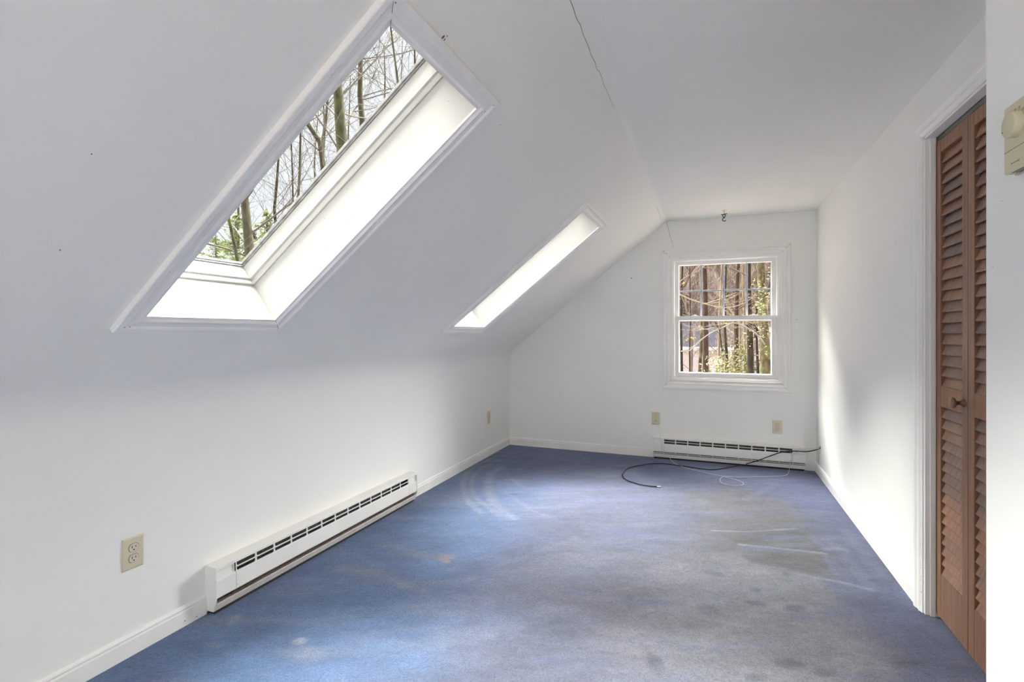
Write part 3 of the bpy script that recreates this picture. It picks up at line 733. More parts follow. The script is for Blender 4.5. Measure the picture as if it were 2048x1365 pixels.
# ------------------------------------------------------------------ baseboard heaters
def heater(name, length, nvent, loc, rz, label, bottom_grille):
    # local frame: +x along the heater, -y towards the room, z up
    root = empty(name, loc, rz); tag(root, label, 'heater', group=None)
    P = lambda a, p, q: Vector((a, -p, q))
    mb = MB(); mb.prism([(0, .2015), (.0655, .1985), (.0665, .197), (.0665, .186), (.0650, .186), (.0650, .1965), (0, .199)], P, 0, length); mb.build('top_cover', M_ENAMEL, root)
    mb = MB(); mb.box((0.002, -.004, .018), (length-.002, 0, .199)); mb.build('back_plate', M_ENAMEL, root)
    e = .096
    mb = MB(); mb.prism([(.055, .1445), (.0635, .1445), (.0655, .142), (.0655, .072), (.062, .068), (.052, .068), (.052, .070), (.060, .070), (.0635, .073), (.0635, .1405), (.062, .1425), (.055, .1425)], P, e+.0012, length-e-.0012)
    for a in (e+.006, length-e-.006):
        mb.tube([P(a, .0655, .085), P(a, .0668, .085)], .0025, 8, 1)
    mb.build('front_panel', [M_ENAMEL, M_STEEL], root)
    # vent grille
    mb = MB(); pitch = (length-2*e)/nvent
    def GP(a, t): return P(a, .0640-.002*t, .143+.046*t)       # t 0..1 up the grille face
    def slab(a0, a1, t0, t1, th=.0015):
        vs = [GP(a0, t0), GP(a1, t0), GP(a1, t1), GP(a0, t1)]; vs += [v+Vector((0, th, 0)) for v in vs]
        mb.add(vs, [(0, 1, 2, 3), (4, 7, 6, 5), (0, 4, 5, 1), (1, 5, 6, 2), (2, 6, 7, 3), (3, 7, 4, 0)])
    slab(e, length-e, 0, .07); slab(e, length-e, .42, .54); slab(e, length-e, .95, 1.05)
    for k in range(nvent+1):
        a = e+pitch*k; w = .0045
        slab(max(e, a-w), min(length-e, a+w), 0, 1)
    for k in range(nvent):            # rounded slot corners
        a = e+pitch*k
        for s_, aa in ((1, a+.0045), (-1, a+pitch-.0045)):
            for t0 in (.07, .54):
                vs = [GP(aa, t0), GP(aa+s_*.006, t0), GP(aa+s_*.0015, t0+.06), GP(aa, t0+.14)]
                mb.add(vs, [(0, 1, 2, 3)])
    mb.build('vent_grille', M_ENAMEL, root)
    for a0, a1 in ((.0015, e-.0005), (length-e+.0005, length-.0015)):
        mb = MB(); mb.prism([(.050, .194), (.054, .175), (.056, .146), (.0610, .1445), (.0650, .141), (.0650, .072), (.0620, .068), (.055, .068), (.053, .140), (.048, .192)], P, a0, a1)
        mb.build('end_cover', M_ENAMEL, root)
    for a0, a1 in ((0, .0015), (length-.0015, length)):
        mb = MB(); mb.prism([(0, .2015), (.0665, .1985), (.0668, .062), (.050, .014), (0, .014)], P, a0-.0008, a1+.0008)
        mb.build('end_cap', M_ENAMEL, root)
    mb = MB(); mb.prism([(.056, .046), (.0610, .047), (.0625, .045), (.0525, .016), (.045, .014), (.044, .0155), (.051, .0175), (.0605, .044)], P, .001, length-.001)
    mb.build('base_strip', M_ENAMEL2 if not bottom_grille else M_ENAMEL, root)
    mb = MB(); mb.prism([(.056, .0600), (.0635, .0600), (.0635, .0560), (.056, .0560)], P, e-.02, length-e+.02)
    if bottom_grille:
        for k in range(nvent+1):
            a = e+pitch*k; mb.prism([(.060, .070), (.0640, .070), (.0635, .046), (.060, .046)], P, a-.002, a+.002)
        mb.prism([(.056, .0605), (.0638, .0605), (.0638, .0550), (.056, .0550)], P, .002, e); mb.prism([(.056, .0605), (.0638, .0605), (.0638, .0550), (.056, .0550)], P, length-e, length-.002)
    mb.build('lower_bar', M_ENAMEL if bottom_grille else M_BARBROWN, root)
    mb = MB(); mb.box((.01, -.050, .048), (length-.01, -.010, .054)); mb.tube([P(.03, .03, .1), P(length-.03, .03, .1)], .008, 8)
    for k in range(int((length-.24)/.012)):
        a = .12+k*.012; mb.box((a, -.048, .072), (a+.001, -.012, .128))
    mb.box((.003, -.006, .04), (length-.003, -.0045, .197)); mb.box((e, -.048, .0545), (length-e, -.046, .140))
    mb.build('heating_element', M_FIN, root)
    mb = MB(); mb.box((.01, -.046, .0), (length-.01, -.006, .0135)); mb.build('gap_shade_strip', M_DARK, root)  # near-black strip painting in the shade under the heater
    return root
# left wall: local +x -> world -y ... heater faces +x world
heater('baseboard_heater', 1.548, 13, (XL, 1.519, 0), math.pi/2, 'long white electric baseboard heater on the left knee wall', False)
heater('baseboard_heater', 1.252, 10, (-.505, D, 0), 0, 'shorter white electric baseboard heater under the window, cables draped over it', True)

# ------------------------------------------------------------------ outlets
def outlet(name, w, h, loc, rz, label, kind='duplex', cat='outlet'):
    # local: x across, -y out of the wall, z up; origin at plate centre
    root = empty(name, loc, rz); tag(root, label, cat)
    mb = MB()
    prof = [(0, 0), (0, .003), (.004, .0055), (.006, .006)]
    fn = lambda a, b, n: Vector((a, -n, b))
    mb.loop_frame(-w/2, w/2, -h/2, h/2, prof, fn); q = .006
    mb.add([fn(-w/2+q, -h/2+q, .006), fn(w/2-q, -h/2+q, .006), fn(w/2-q, h/2-q, .006), fn(-w/2+q, h/2-q, .006)], [(0, 1, 2, 3)])
    mb.build('cover_plate', M_IVORY, root, recalc=False)
    def disc(mb, cx, cz, r, n0, n1, flat=None, mat=0, seg=24):
        pts = []
        for k in range(seg):
            a = 2*math.pi*k/seg; x, z = r*math.cos(a), r*math.sin(a)
            if flat: z = max(-flat, min(flat, z))
            pts.append((cx+x, cz+z))
        vs = [fn(x, z, n0) for x, z in pts]+[fn(x, z, n1) for x, z in pts]
        mb.add(vs, [(i, (i+1) % seg, seg+(i+1) % seg, seg+i) for i in range(seg)]+[tuple(range(seg, 2*seg))], mat)
    if kind == 'duplex':
        for cz in (.0195, -.0195):
            mb = MB(); disc(mb, 0, cz, .0182, .004, .0062, .0150, 1); disc(mb, 0, cz, .0168, .004, .0078, .0138, 0)
            for sx, hh in ((-.0063, .0045), (.0063, .0035)):
                mb.box(fn(sx-.0012, cz+.0032-hh, .0075), fn(sx+.0012, cz+.0032+hh, .0081), 1)
            disc(mb, 0, cz-.0075, .0026, .0075, .0081, None, 1, 12)
            mb.build('receptacle', [M_IVORY2, M_SLOT], root)
        mb = MB(); disc(mb, 0, 0, .003, .0055, .0072, None, 0, 14); mb.build('screw', M_IVORY2, root)
    else:
        mb = MB(); disc(mb, 0, .020, .0065, .0055, .0075, None, 0); disc(mb, 0, .020, .0026, .0075, .0085, None, 1, 12); disc(mb, 0, .036, .0022, .0055, .007, None, 1, 10); mb.build('upper_socket', [M_IVORY2, M_SLOT], root)
        mb = MB(); mb.box(fn(-.008, -.030, .0055), fn(.008, -.014, .0075), 0, .001); mb.box(fn(-.004, -.026, .0072), fn(.004, -.019, .0078), 1); disc(mb, 0, -.036, .0022, .0055, .007, None, 1, 10); mb.build('lower_socket', [M_IVORY2, M_SLOT], root)
    return root
outlet('electrical_outlet', .074, .117, (XL, 1.232, .371), math.pi/2, 'ivory duplex outlet on the left wall, nearest the camera')
outlet('electrical_outlet', .072, .118, (XL, 4.440, .366), math.pi/2, 'ivory duplex outlet on the left wall close to the far corner')
outlet('electrical_outlet', .074, .116, (.538, D, .353), 0, 'ivory duplex outlet on the end wall below the window right corner')
outlet('phone_jack', .074, .117, (-.483, D, .367), 0, 'ivory jack plate on the end wall with a thin wire hanging from it', 'jack', 'wall plate')

# ------------------------------------------------------------------ thermostat on the near wall
def thermostat():
    yc, zc = 1.159, 1.527; w, h, t = .074, .120, .022
    root = empty('thermostat', (XN, yc, zc)); tag(root, 'cream wall thermostat with a round dial at the right edge', 'thermostat')
    fn = lambda a, b, n: Vector((-n, -a, b))            # a: +a towards the camera side (right in view)
    mb = MB(); bw = .004
    mb.box(fn(-w/2-.002, -h/2-.002, 0), fn(w/2+.002, h/2+.002, .006), 0, .001); mb.box(fn(-w/2, -h/2, .006), fn(w/2, h/2, t), 0, .0018)
    mb.build('cover', M_THERM, root)
    mb = MB(); mb.box(fn(-w/2+.001, -.0215, t-.0003), fn(w/2-.001, -.0208, t+.0002)); mb.build('seam', M_SLOT, root); mb = MB()
    for z in (-h/2,): 
        for k in range(3): mb.box(fn(-.022, z-.0004, .005+k*.005), fn(w/2-.004, z+.0004, .0068+k*.005))
    mb.build('vent_slots', M_SLOT, root)
    kc = fn(.005, .0185, t)
    mb = MB(); r = .0225
    mb.lathe([(r, 0), (r, .0105), (r-.001, .0125), (r-.0025, .0130), (.001, .0130)], lambda a, b, h_: kc+Vector((-h_, -a, b)), 48)
    mb.build('dial', M_THERM, root)
    mb = MB()
    rn = random.Random(2)
    # numerals around the dial: short printed strokes in a ring, and the bar mark under the seam
    for s_, a_ in ((50, 128), (60, 100), (70, 72), (80, 44), (90, 16)):
        for j, ch in enumerate(str(s_)):
            c = math.radians(a_); px = .005+math.cos(c)*.0275+(j-.5)*.0032; pz = .0185+math.sin(c)*.0275
            mb.box(fn(px-.0011, pz+.0016, t+.0001), fn(px+.0011, pz+.0020, t+.0003)); mb.box(fn(px-.0011, pz-.002, t+.0001), fn(px+.0011, pz-.0016, t+.0003))
            mb.box(fn(px+.0008, pz-.002, t+.0001), fn(px+.0011, pz+.002, t+.0003)); mb.box(fn(px-.0011, pz-.002, t+.0001), fn(px-.0008, pz+.002, t+.0003))
    mb.build('dial_numbers', M_INK, root)
    mb = MB(); mb.box(fn(-.012, -.0470, t-.0001), fn(.012, -.0458, t+.0005)); mb.box(fn(-.0125, -.0476, t-.0001), fn(-.0110, -.0448, t+.0005)); mb.box(fn(.0110, -.0480, t-.0001), fn(.0125, -.0448, t+.0005))
    mb.build('bar_mark', M_INK, root)
    mb = MB(); q = kc+Vector((-.0132, .0165, -.008)); mb.box(q+Vector((-.0004, -.001, -.0014)), q+Vector((.0004, .001, .0014))); mb.build('dial_mark', M_INK, root)
thermostat()

# ------------------------------------------------------------------ cables
def smooth(pts, n=8):
    P = [Vector(p) for p in pts]; P = [P[0]*2-P[1]]+P+[P[-1]*2-P[-2]]; out = []
    for i in range(1, len(P)-2):
        a, b, c, d = P[i-1:i+3]
        for k in range(n):
            t = k/n; out.append(.5*((2*b)+(c-a)*t+(2*a-5*b+4*c-d)*t*t+(3*b-a-3*c+d)*t**3))
    out.append(P[-2]); return out
HF = D-.0725
def oy(u, v, y=HF): return on_y(u, v, y)
fl = lambda u, v, z=.007: on_floor(u, v, z)
pts = [Vector((XR, 4.79, .236)), oy(1637, 898.6, 4.815), oy(1629, 901, 4.85), oy(1612, 904, 4.885), oy(1590, 903.0), oy(1567, 904.2, HF-.004),
       oy(1541.8, 912, HF-.03), oy(1515, 922, HF-.07), fl(1488, 929.5, .012), fl(1468, 933.5), fl(1430, 939.8), fl(1403, 938), fl(1356, 931.5), fl(1322, 927.6), fl(1293, 929),
       fl(1258, 936.5), fl(1247, 946), fl(1246.5, 954), fl(1256, 962), fl(1280, 969.5), fl(1300, 972.8), fl(1315, 974)]
cp = smooth(pts, 10)
root = empty('coaxial_cable', on_floor(1430, 940)); tag(root, 'black coaxial cable looping over the carpet from the right wall', 'cable')
o0 = root.location
mb = MB(); mb.tube([p-o0 for p in cp], .0042, 10); mb.build('cable_jacket', M_BLACK, root)
e0, e1 = cp[-1], (cp[-1]-cp[-4]).normalized(); e1.z = 0; e1.normalize()
mb = MB(); mb.tube([e0-o0-e1*.004, e0-o0+e1*.010], .0052, 10); mb.tube([e0-o0+e1*.012, e0-o0+e1*.024], .0062, 6); mb.tube([e0-o0+e1*.022, e0-o0+e1*.028], .001, 6)
mb.build('connector', M_STEEL, root)
mb = MB(); mb.lathe([(.009, 0), (.009, .002), (.004, .003)], lambda a, b, h: Vector((XR-h, 4.79+a, .236+b*1.6))-o0, 16); mb.build('wall_grommet', M_SLOT, root)

JX = -.483
pts = [Vector((JX, D-.008, .340)), Vector((JX+.006, D-.016, .325)), oy(1316, 851, D-.012), oy(1321, 872, D-.01), oy(1322, 876, D-.06), Vector((-.448, D-.070, .196)), Vector((-.430, D-.0725, .17)), Vector((-.420, D-.0725, .08)), oy(1332, 905, D-.07),
       fl(1340, 917.5, .02), fl(1348, 926, .006), fl(1362, 933, .005), fl(1390, 941, .005), fl(1420, 948, .005), fl(1450, 954.5, .005), fl(1478, 962, .005), fl(1487, 969, .005), fl(1470, 972, .005), fl(1446, 967.5, .005), fl(1440, 960, .005), fl(1449, 954, .009),
       fl(1480, 955, .005), fl(1520, 954, .005), fl(1560, 952.5, .005), fl(1574, 950, .005), fl(1578, 942, .02), oy(1579, 930, HF-.004), oy(1583, 918, HF-.001), oy(1586, 910, HF-.004), oy(1598, 904.5, HF-.006),
       Vector((.70, HF-.004, .199)), Vector((.745, 4.86, .205)), Vector((XR-.03, 4.795, .222)), Vector((XR, 4.788, .228))]
root = empty('telephone_wire', on_floor(1450, 955)); tag(root, 'thin grey wire running from the jack plate across the carpet', 'wire'); o0 = root.location
mb = MB(); mb.tube([p-o0 for p in smooth(pts, 7)], .0018, 6); mb.build('wire', M_WIRE, root)
pts = [Vector((XR-.001, 4.785, .228)), Vector((XR-.006, 4.80, .18)), Vector((XR-.006, 4.83, .12)), Vector((XR-.006, 4.835, .084))]
mb = MB(); mb.tube([p-o0 for p in smooth(pts, 7)], .0013, 6); mb.build('drop_wire', M_WIRE, root)
pts = [oy(1581, 902, HF-.002), oy(1582.5, 912, HF-.002), oy(1583.5, 920, HF-.003), oy(1581, 928, HF-.002), oy(1580, 935, HF-.002)]
mb = MB(); mb.tube([p-o0 for p in smooth(pts, 7)], .0016, 6); mb.build('loose_strand', M_WIRE, root)

# ------------------------------------------------------------------ swag hook in the ceiling
hp = Vector((.104, 4.682, H)); root = empty('ceiling_hook', hp); tag(root, 'small black swag hook hanging from the ceiling above the window', 'hook')
mb = MB(); mb.lathe([(.012, 0), (.012, -.0015), (.003, -.002)], lambda a, b, h: Vector((a*1.8, b, h)), 20); mb.build('plate', M_WIRE, root)
mb = MB(); mb.tube([(0, 0, -.001), (0, 0, -.034)], .0016, 8); mb.build('rod', M_IRON, root)
mb = MB(); mb.tube([(-.024, .003, -.034), (-.012, 0, -.036), (0, 0, -.033), (.012, 0, -.032), (.024, -.003, -.031)], .0032, 8)
mb.tube([(.0105*math.sin(a), 0, -.0465+.0125*math.cos(a)) for a in np.linspace(0, 2*math.pi, 20)], .0030, 8)
mb.tube([(.004*0+.0145*math.sin(a)+.002, 0, -.078+.0145*math.cos(a)) for a in np.linspace(.3, -4.3, 20)], [.0033]*17+[.003, .0024, .0018], 8)
mb.tube([(0, 0, -.058), (.005, 0, -.064)], .0034, 8)
mb.build('hook', M_IRON, root)

# ------------------------------------------------------------------ outdoors
GZ = -2.85
OUT = .148          # outdoor surfaces: real bark, litter and needles are dark
def bark(name, c1, c2, c3, scale=3, moss=(.45, .62)):
    m, nt, b = new_mat(name); N = nt.nodes.new; L = nt.links.new
    b.inputs['Roughness'].default_value = .95; b.inputs['Specular IOR Level'].default_value = .1
    ge = N('ShaderNodeNewGeometry')
    mp = N('ShaderNodeMapping'); mp.inputs['Scale'].default_value = (1, 1, .35); L(ge.outputs['Position'], mp.inputs[0])
    n1 = N('ShaderNodeTexNoise'); n1.inputs['Scale'].default_value = 14*scale/3; n1.inputs['Detail'].default_value = 6; L(mp.outputs[0], n1.inputs['Vector'])
    n2 = N('ShaderNodeTexNoise'); n2.inputs['Scale'].default_value = scale; n2.inputs['Detail'].default_value = 7; n2.inputs['Roughness'].default_value = .7; L(ge.outputs['Position'], n2.inputs['Vector'])
    def mr(src, a, b_):
        r = N('ShaderNodeMapRange'); r.inputs['From Min'].default_value = a; r.inputs['From Max'].default_value = b_; L(src.outputs['Fac'], r.inputs['Value']); return r
    x1 = N('ShaderNodeMix'); x1.data_type = 'RGBA'; c1, c2, c3 = [tuple(q*OUT for q in c) for c in (c1, c2, c3)]; x1.inputs['A'].default_value = (*c1, 1); x1.inputs['B'].default_value = (*c2, 1); L(mr(n1, .38, .62).outputs[0], x1.inputs['Factor'])
    x2 = N('ShaderNodeMix'); x2.data_type = 'RGBA'; L(x1.outputs['Result'], x2.inputs['A']); x2.inputs['B'].default_value = (*c3, 1); L(mr(n2, *moss).outputs[0], x2.inputs['Factor'])
    L(x2.outputs['Result'], b.inputs['Base Color'])
    bp = N('ShaderNodeBump'); bp.inputs['Strength'].default_value = .8; bp.inputs['Distance'].default_value = .03; L(n1.outputs['Fac'], bp.inputs['Height']); L(bp.outputs[0], b.inputs['Normal'])
    return m
B_GREY = bark('bark_grey_green', (.20, .19, .13), (.36, .33, .25), (.22, .25, .10))
B_MOSS = bark('bark_mossy', (.13, .14, .07), (.30, .29, .20), (.30, .36, .12), 4, (.48, .58))
B_BROWN = bark('bark_brown', (.20, .12, .09), (.30, .20, .16), (.24, .19, .13), 3, (.55, .8))
B_LICH = bark('bark_lichen', (.20, .15, .08), (.40, .33, .20), (.62, .66, .30), 5, (.50, .60))
B_DARK = bark('bark_dark', (.09, .07, .05), (.18, .14, .09), (.24, .23, .10), 5, (.5, .65))
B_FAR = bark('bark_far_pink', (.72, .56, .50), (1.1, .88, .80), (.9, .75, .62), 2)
B_TWIG = bark('bark_twig', (.34, .31, .27), (.48, .44, .40), (.40, .38, .30), 3)
B_TAN = bark('bark_tan', (.60, .46, .32), (1.0, .80, .58), (.75, .68, .42), 2)

def branch(mb, p, d, length, r0, r1, nseg, rnd, bend, up, sides, mat=1):
    pts = [p.copy()]; d = d.normalized()
    for i in range(nseg):
        d = (d+Vector((rnd.uniform(-bend, bend), rnd.uniform(-bend, bend), rnd.uniform(-bend, bend)+up))).normalized()
        pts.append(pts[-1]+d*(length/nseg))
    rad = [r0+(r1-r0)*i/nseg for i in range(nseg+1)]
    mb.tube(pts, rad, sides, mat, caps=False)
    return pts, rad
def bare_tree(seed, height, r, n1=14, first=.35, n2=7, n3=5, spread=.9, lean=(0, 0), twig=.012, trunk_pts=None, blen=.32):
    rnd = random.Random(seed); mb = MB()
    if trunk_pts is None:
        pts = []; n = 14; x = y = 0
        for i in range(n+1):
            t = i/n; pts.append(Vector((lean[0]*height*t+x, lean[1]*height*t+y, height*t))); x += rnd.uniform(-.012, .012)*height*.5; y += rnd.uniform(-.012, .012)*height*.5
    else: pts = trunk_pts
    n = len(pts)-1
    rad = [r*(1.0-.86*(i/n)**1.3) for i in range(n+1)]; rad[0] *= 1.15
    mb.tube(pts, rad, 12, 0, caps=False)
    for b in range(n1):
        t = first+(1-first)*(b+rnd.random()*.8)/n1; t = min(t, .985); i = min(int(t*n), n-1); f_ = t*n-i
        p = pts[i].lerp(pts[i+1], f_); rr = min(rad[i]*.24, .028)*(1-.3*rnd.random())
        a = rnd.uniform(0, 6.283); el = rnd.uniform(.25, 1.0)
        d = Vector((math.cos(a)*math.cos(el), math.sin(a)*math.cos(el), math.sin(el)))
        L = height*blen*(1.15-.75*(t-first)/(1-first+1e-6))*rnd.uniform(.7, 1.15)*spread
        bp, br = branch(mb, p, d, L, max(rr, twig), twig*.8, 8, rnd, .16, .05, 5)
        for c in range(n2):
            tc = .2+.78*(c+rnd.random()*.7)/n2; j = min(int(tc*8), 7); q = bp[j].lerp(bp[j+1], tc*8-j)
            dd = (bp[j+1]-bp[j]).normalized(); sd = Vector((rnd.uniform(-1, 1), rnd.uniform(-1, 1), rnd.uniform(-.4, 1))).normalized()
            d2 = (dd*.8+sd*.9).normalized()
            cp_, cr = branch(mb, q, d2, L*.42*rnd.uniform(.6, 1.2), br[j]*.5+twig*.3, twig*.5, 5, rnd, .22, .04, 4)
            for e in range(n3):
                te = .2+.78*(e+rnd.random()*.6)/n3; k = min(int(te*5), 4); q2 = cp_[k]
                d3 = ((cp_[k+1]-cp_[k]).normalized()*.8+Vector((rnd.uniform(-1, 1), rnd.uniform(-1, 1), rnd.uniform(-.4, 1))).normalized()*.8).normalized()
                branch(mb, q2, d3, L*.18*rnd.uniform(.5, 1.3), twig*.45, twig*.25, 3, rnd, .25, .02, 3)
    return mb
def ground_pt(u, d):
    p = at_depth(u, V0, d); return Vector((p.x, p.y, GZ))
def place_tree(mb, mat, loc, label, rz=0, group=None, name='bare_tree', cat='tree'):
    o = mb.build(name, [mat, B_TWIG], None, recalc=False); o.location = loc; o.rotation_euler = (0, 0, rz); tag(o, label, cat, group); return o
# a trunk that passes the given (u,v) picture points at depth d; v decreasing upwards
def px_trunk(d, uvs, w_px, mat, label, seed, top=6, **kw):
    base = ground_pt(uvs[0][0], d); P = [Vector((0, 0, 0))]
    for u, v in uvs:
        q = at_depth(u, v, d)-base
        if q.z > P[-1].z+.3: P.append(q)
    dlt = P[-1]-P[-2]; dlt = dlt.normalized()
    last = P[-1].copy()
    for k in range(1, 5): P.append(last+Vector((dlt.x*.6, dlt.y*.6, 1)).normalized()*top*k/4+Vector((math.sin(seed+k)*.12, math.cos(seed*2+k)*.12, 0)))
    Q = []
    for a, b in zip(P[:-1], P[1:]):
        m_ = max(1, int((b-a).length/1.2))
        for k in range(m_): Q.append(a.lerp(b, k/m_))
    Q.append(P[-1])
    h = Q[-1].z
    r = w_px*d/F_PX/2*1.25
    mb = bare_tree(seed, h, r, trunk_pts=Q, **kw)
    return place_tree(mb, mat, base, label)

# --- trees seen through the nearer skylight
px_trunk(11, [(690, 420), (685, 300), (680, 240), (676, 180), (672, 120)], 27, B_MOSS, 'stout ivy-mossed tree trunk in the middle of the skylight view', 1, n1=18, first=.45, twig=.006, n2=5, n3=4, blen=.30)
px_trunk(12, [(728, 400), (725, 250), (720, 190), (721, 130), (722, 90)], 14, B_GREY, 'slimmer smooth trunk right of the stout mossy one in the skylight', 2, n1=16, first=.5, twig=.0055, n2=5, n3=4)
px_trunk(13, [(652, 420), (646, 330), (640, 285), (628, 268), (617, 250), (605, 210)], 13, B_GREY, 'forked grey trunk left of the stout mossy one in the skylight', 3, n1=18, first=.4, twig=.0055, n2=5, n3=4)
px_trunk(13.3, [(650, 400), (645, 284), (651, 250), (654, 215), (657, 170)], 8, B_GREY, 'thin upright stem beside the forked grey trunk in the skylight', 4, n1=14, first=.5, twig=.0055, n2=5, n3=4)
px_trunk(15, [(595, 480), (597, 390), (600, 330), (601, 275), (603, 210)], 6.5, B_GREY, 'thin pale trunk at mid height in the skylight view', 5, n1=20, first=.4, twig=.006, n2=5, n3=4)
px_trunk(16, [(588, 480), (586, 400), (585, 350), (583, 295), (580, 230)], 4, B_DARK, 'very thin dark trunk left of the pale one in the skylight', 6, n1=18, first=.4, twig=.0055, n2=5, n3=4)
px_trunk(12, [(505, 600), (500, 510), (494, 450), (490, 405), (484, 340)], 20, B_GREY, 'thick leaning trunk at the low left end of the skylight view', 7, n1=20, first=.35, twig=.006, n2=5, n3=4)
px_trunk(10, [(484, 600), (475, 520), (468, 485), (460, 455), (452, 410)], 8, B_MOSS, 'thin mossy trunk lowest in the skylight view', 8, n1=18, first=.35, twig=.0055, n2=5, n3=4)
px_trunk(9, [(800, 420), (801, 250), (798, 180), (790, 120), (782, 60), (778, 20)], 6, B_GREY, 'tree of upswept fine branches at the top of the skylight', 9, n1=26, first=.35, twig=.0055, n2=5, n3=4, blen=.36)
px_trunk(10, [(836, 330), (833, 220), (830, 130), (829, 90), (826, 40)], 5, B_DARK, 'thin dark tree at the upper right tip of the skylight', 10, n1=22, first=.4, twig=.005)
for i, (u, d, h, seed) in enumerate([(560, 18, 13, 21), (624, 24, 15, 22), (700, 22, 15, 23), (760, 19, 15, 24), (470, 21, 13, 26), (800, 24, 18, 30)]):
    place_tree(bare_tree(seed, h, .10, n1=18, first=.3, twig=.006, n2=6, n3=4), B_GREY if i % 3 else B_DARK, ground_pt(u, d), 'bare tree farther off behind the trunks in the skylight view', group='bare trees behind the trunks in the skylight view')

# --- evergreens
def leaf_mat(name, c1, c2):
    m = simple(name, tuple(q*OUT*1.3 for q in c1), .8, col2=tuple(q*OUT*1.3 for q in c2), scale=2.5, spec=.2)
    b = m.node_tree.nodes['Principled BSDF']; return m
M_NEEDLE = leaf_mat('needles', (.20, .30, .07), (.10, .17, .05))
M_NEEDLE2 = leaf_mat('pale_needles', (1.05, 1.22, .60), (.70, .90, .42))
def evergreen(seed, height, radius, mat, loc, label, group=None):
    rnd = random.Random(seed); root = empty('evergreen_tree', loc); tag(root, label, 'tree', group)
    mb = MB(); mb.tube([(0, 0, 0), (0, 0, height*.5), (0, 0, height)], [height*.018, height*.01, .01], 8, caps=False); mb.build('trunk', B_BROWN, root, recalc=False)
    mb = MB(); n = int(height*26)
    for i in range(n):
        t = i/n; z = height*(.12+.87*t); R_ = radius*(1-t)**.85+.05; a = rnd.uniform(0, 6.283); L = R_*rnd.uniform(.7, 1.1)
        d = Vector((math.cos(a), math.sin(a), rnd.uniform(-.25, .15))); s = Vector((-d.y, d.x, 0))
        ns = max(5, int(L/.09))
        for k in range(ns):
            q = Vector((0, 0, z))+d*L*(k+.5)/ns; w = .26*(1-.6*k/ns)*min(1, L)+.05
            for sg in (1, -1):
                tip = q+s*sg*w+d*w*.7+Vector((0, 0, rnd.uniform(-.08, .06)))
                mb.add([q-d*.05, q+d*.05+Vector((0, 0, .012)), tip], [(0, 1, 2)])
                tip2 = q+s*sg*w*.5+d*w*.8+Vector((0, 0, rnd.uniform(-.02, .16)))
                mb.add([q-d*.03, q+s*sg*.05, tip2], [(0, 1, 2)])
        q = Vector((0, 0, z))+d*L; mb.add([q-s*.05-d*.1, q+s*.05-d*.1, q+d*.18], [(0, 1, 2)])
    mb.build('needles', mat, root, recalc=False)
def tip_h(u, v, d): return at_depth(u, v, d).z-GZ
evergreen(1, tip_h(534, 418, 16), 2.6, M_NEEDLE2, ground_pt(534, 16), 'bright green evergreen low in the skylight view')
evergreen(2, tip_h(470, 425, 18), 3.0, M_NEEDLE2, ground_pt(472, 18), 'pale evergreen behind the thick leaning trunk in the skylight')
evergreen(3, tip_h(430, 470, 20), 3.2, M_NEEDLE2, ground_pt(432, 20), 'evergreen at the lowest left corner of the skylight view')
evergreen(5, tip_h(505, 460, 22), 3.4, M_NEEDLE, ground_pt(505, 22), 'darker evergreen between the other two in the skylight')

# --- ground and hill behind
mb = MB(); rn = random.Random(12); n = 60
gv = []; 
for j in range(n+1):
    for i in range(n+1):
        x = -120+240*i/n; y = -30+190*j/n; dd = math.hypot(x, y)
        z = GZ+max(0, (dd-48))*.115+rn.uniform(-.15, .15)*(1 if dd > 12 else 0)
        gv.append((x, y, z))
mb.add(gv, [(j*(n+1)+i, j*(n+1)+i+1, (j+1)*(n+1)+i+1, (j+1)*(n+1)+i) for j in range(n) for i in range(n)], 0, True)
M_GROUND = simple('leaf_litter', (.13, .10, .088), .95, col2=(.19, .156, .143), scale=.8, thr=(.3, .7))
o = mb.build('ground', M_GROUND, recalc=False); tag(o, 'leaf-strewn ground and wooded rise outside', 'ground', kind='structure')

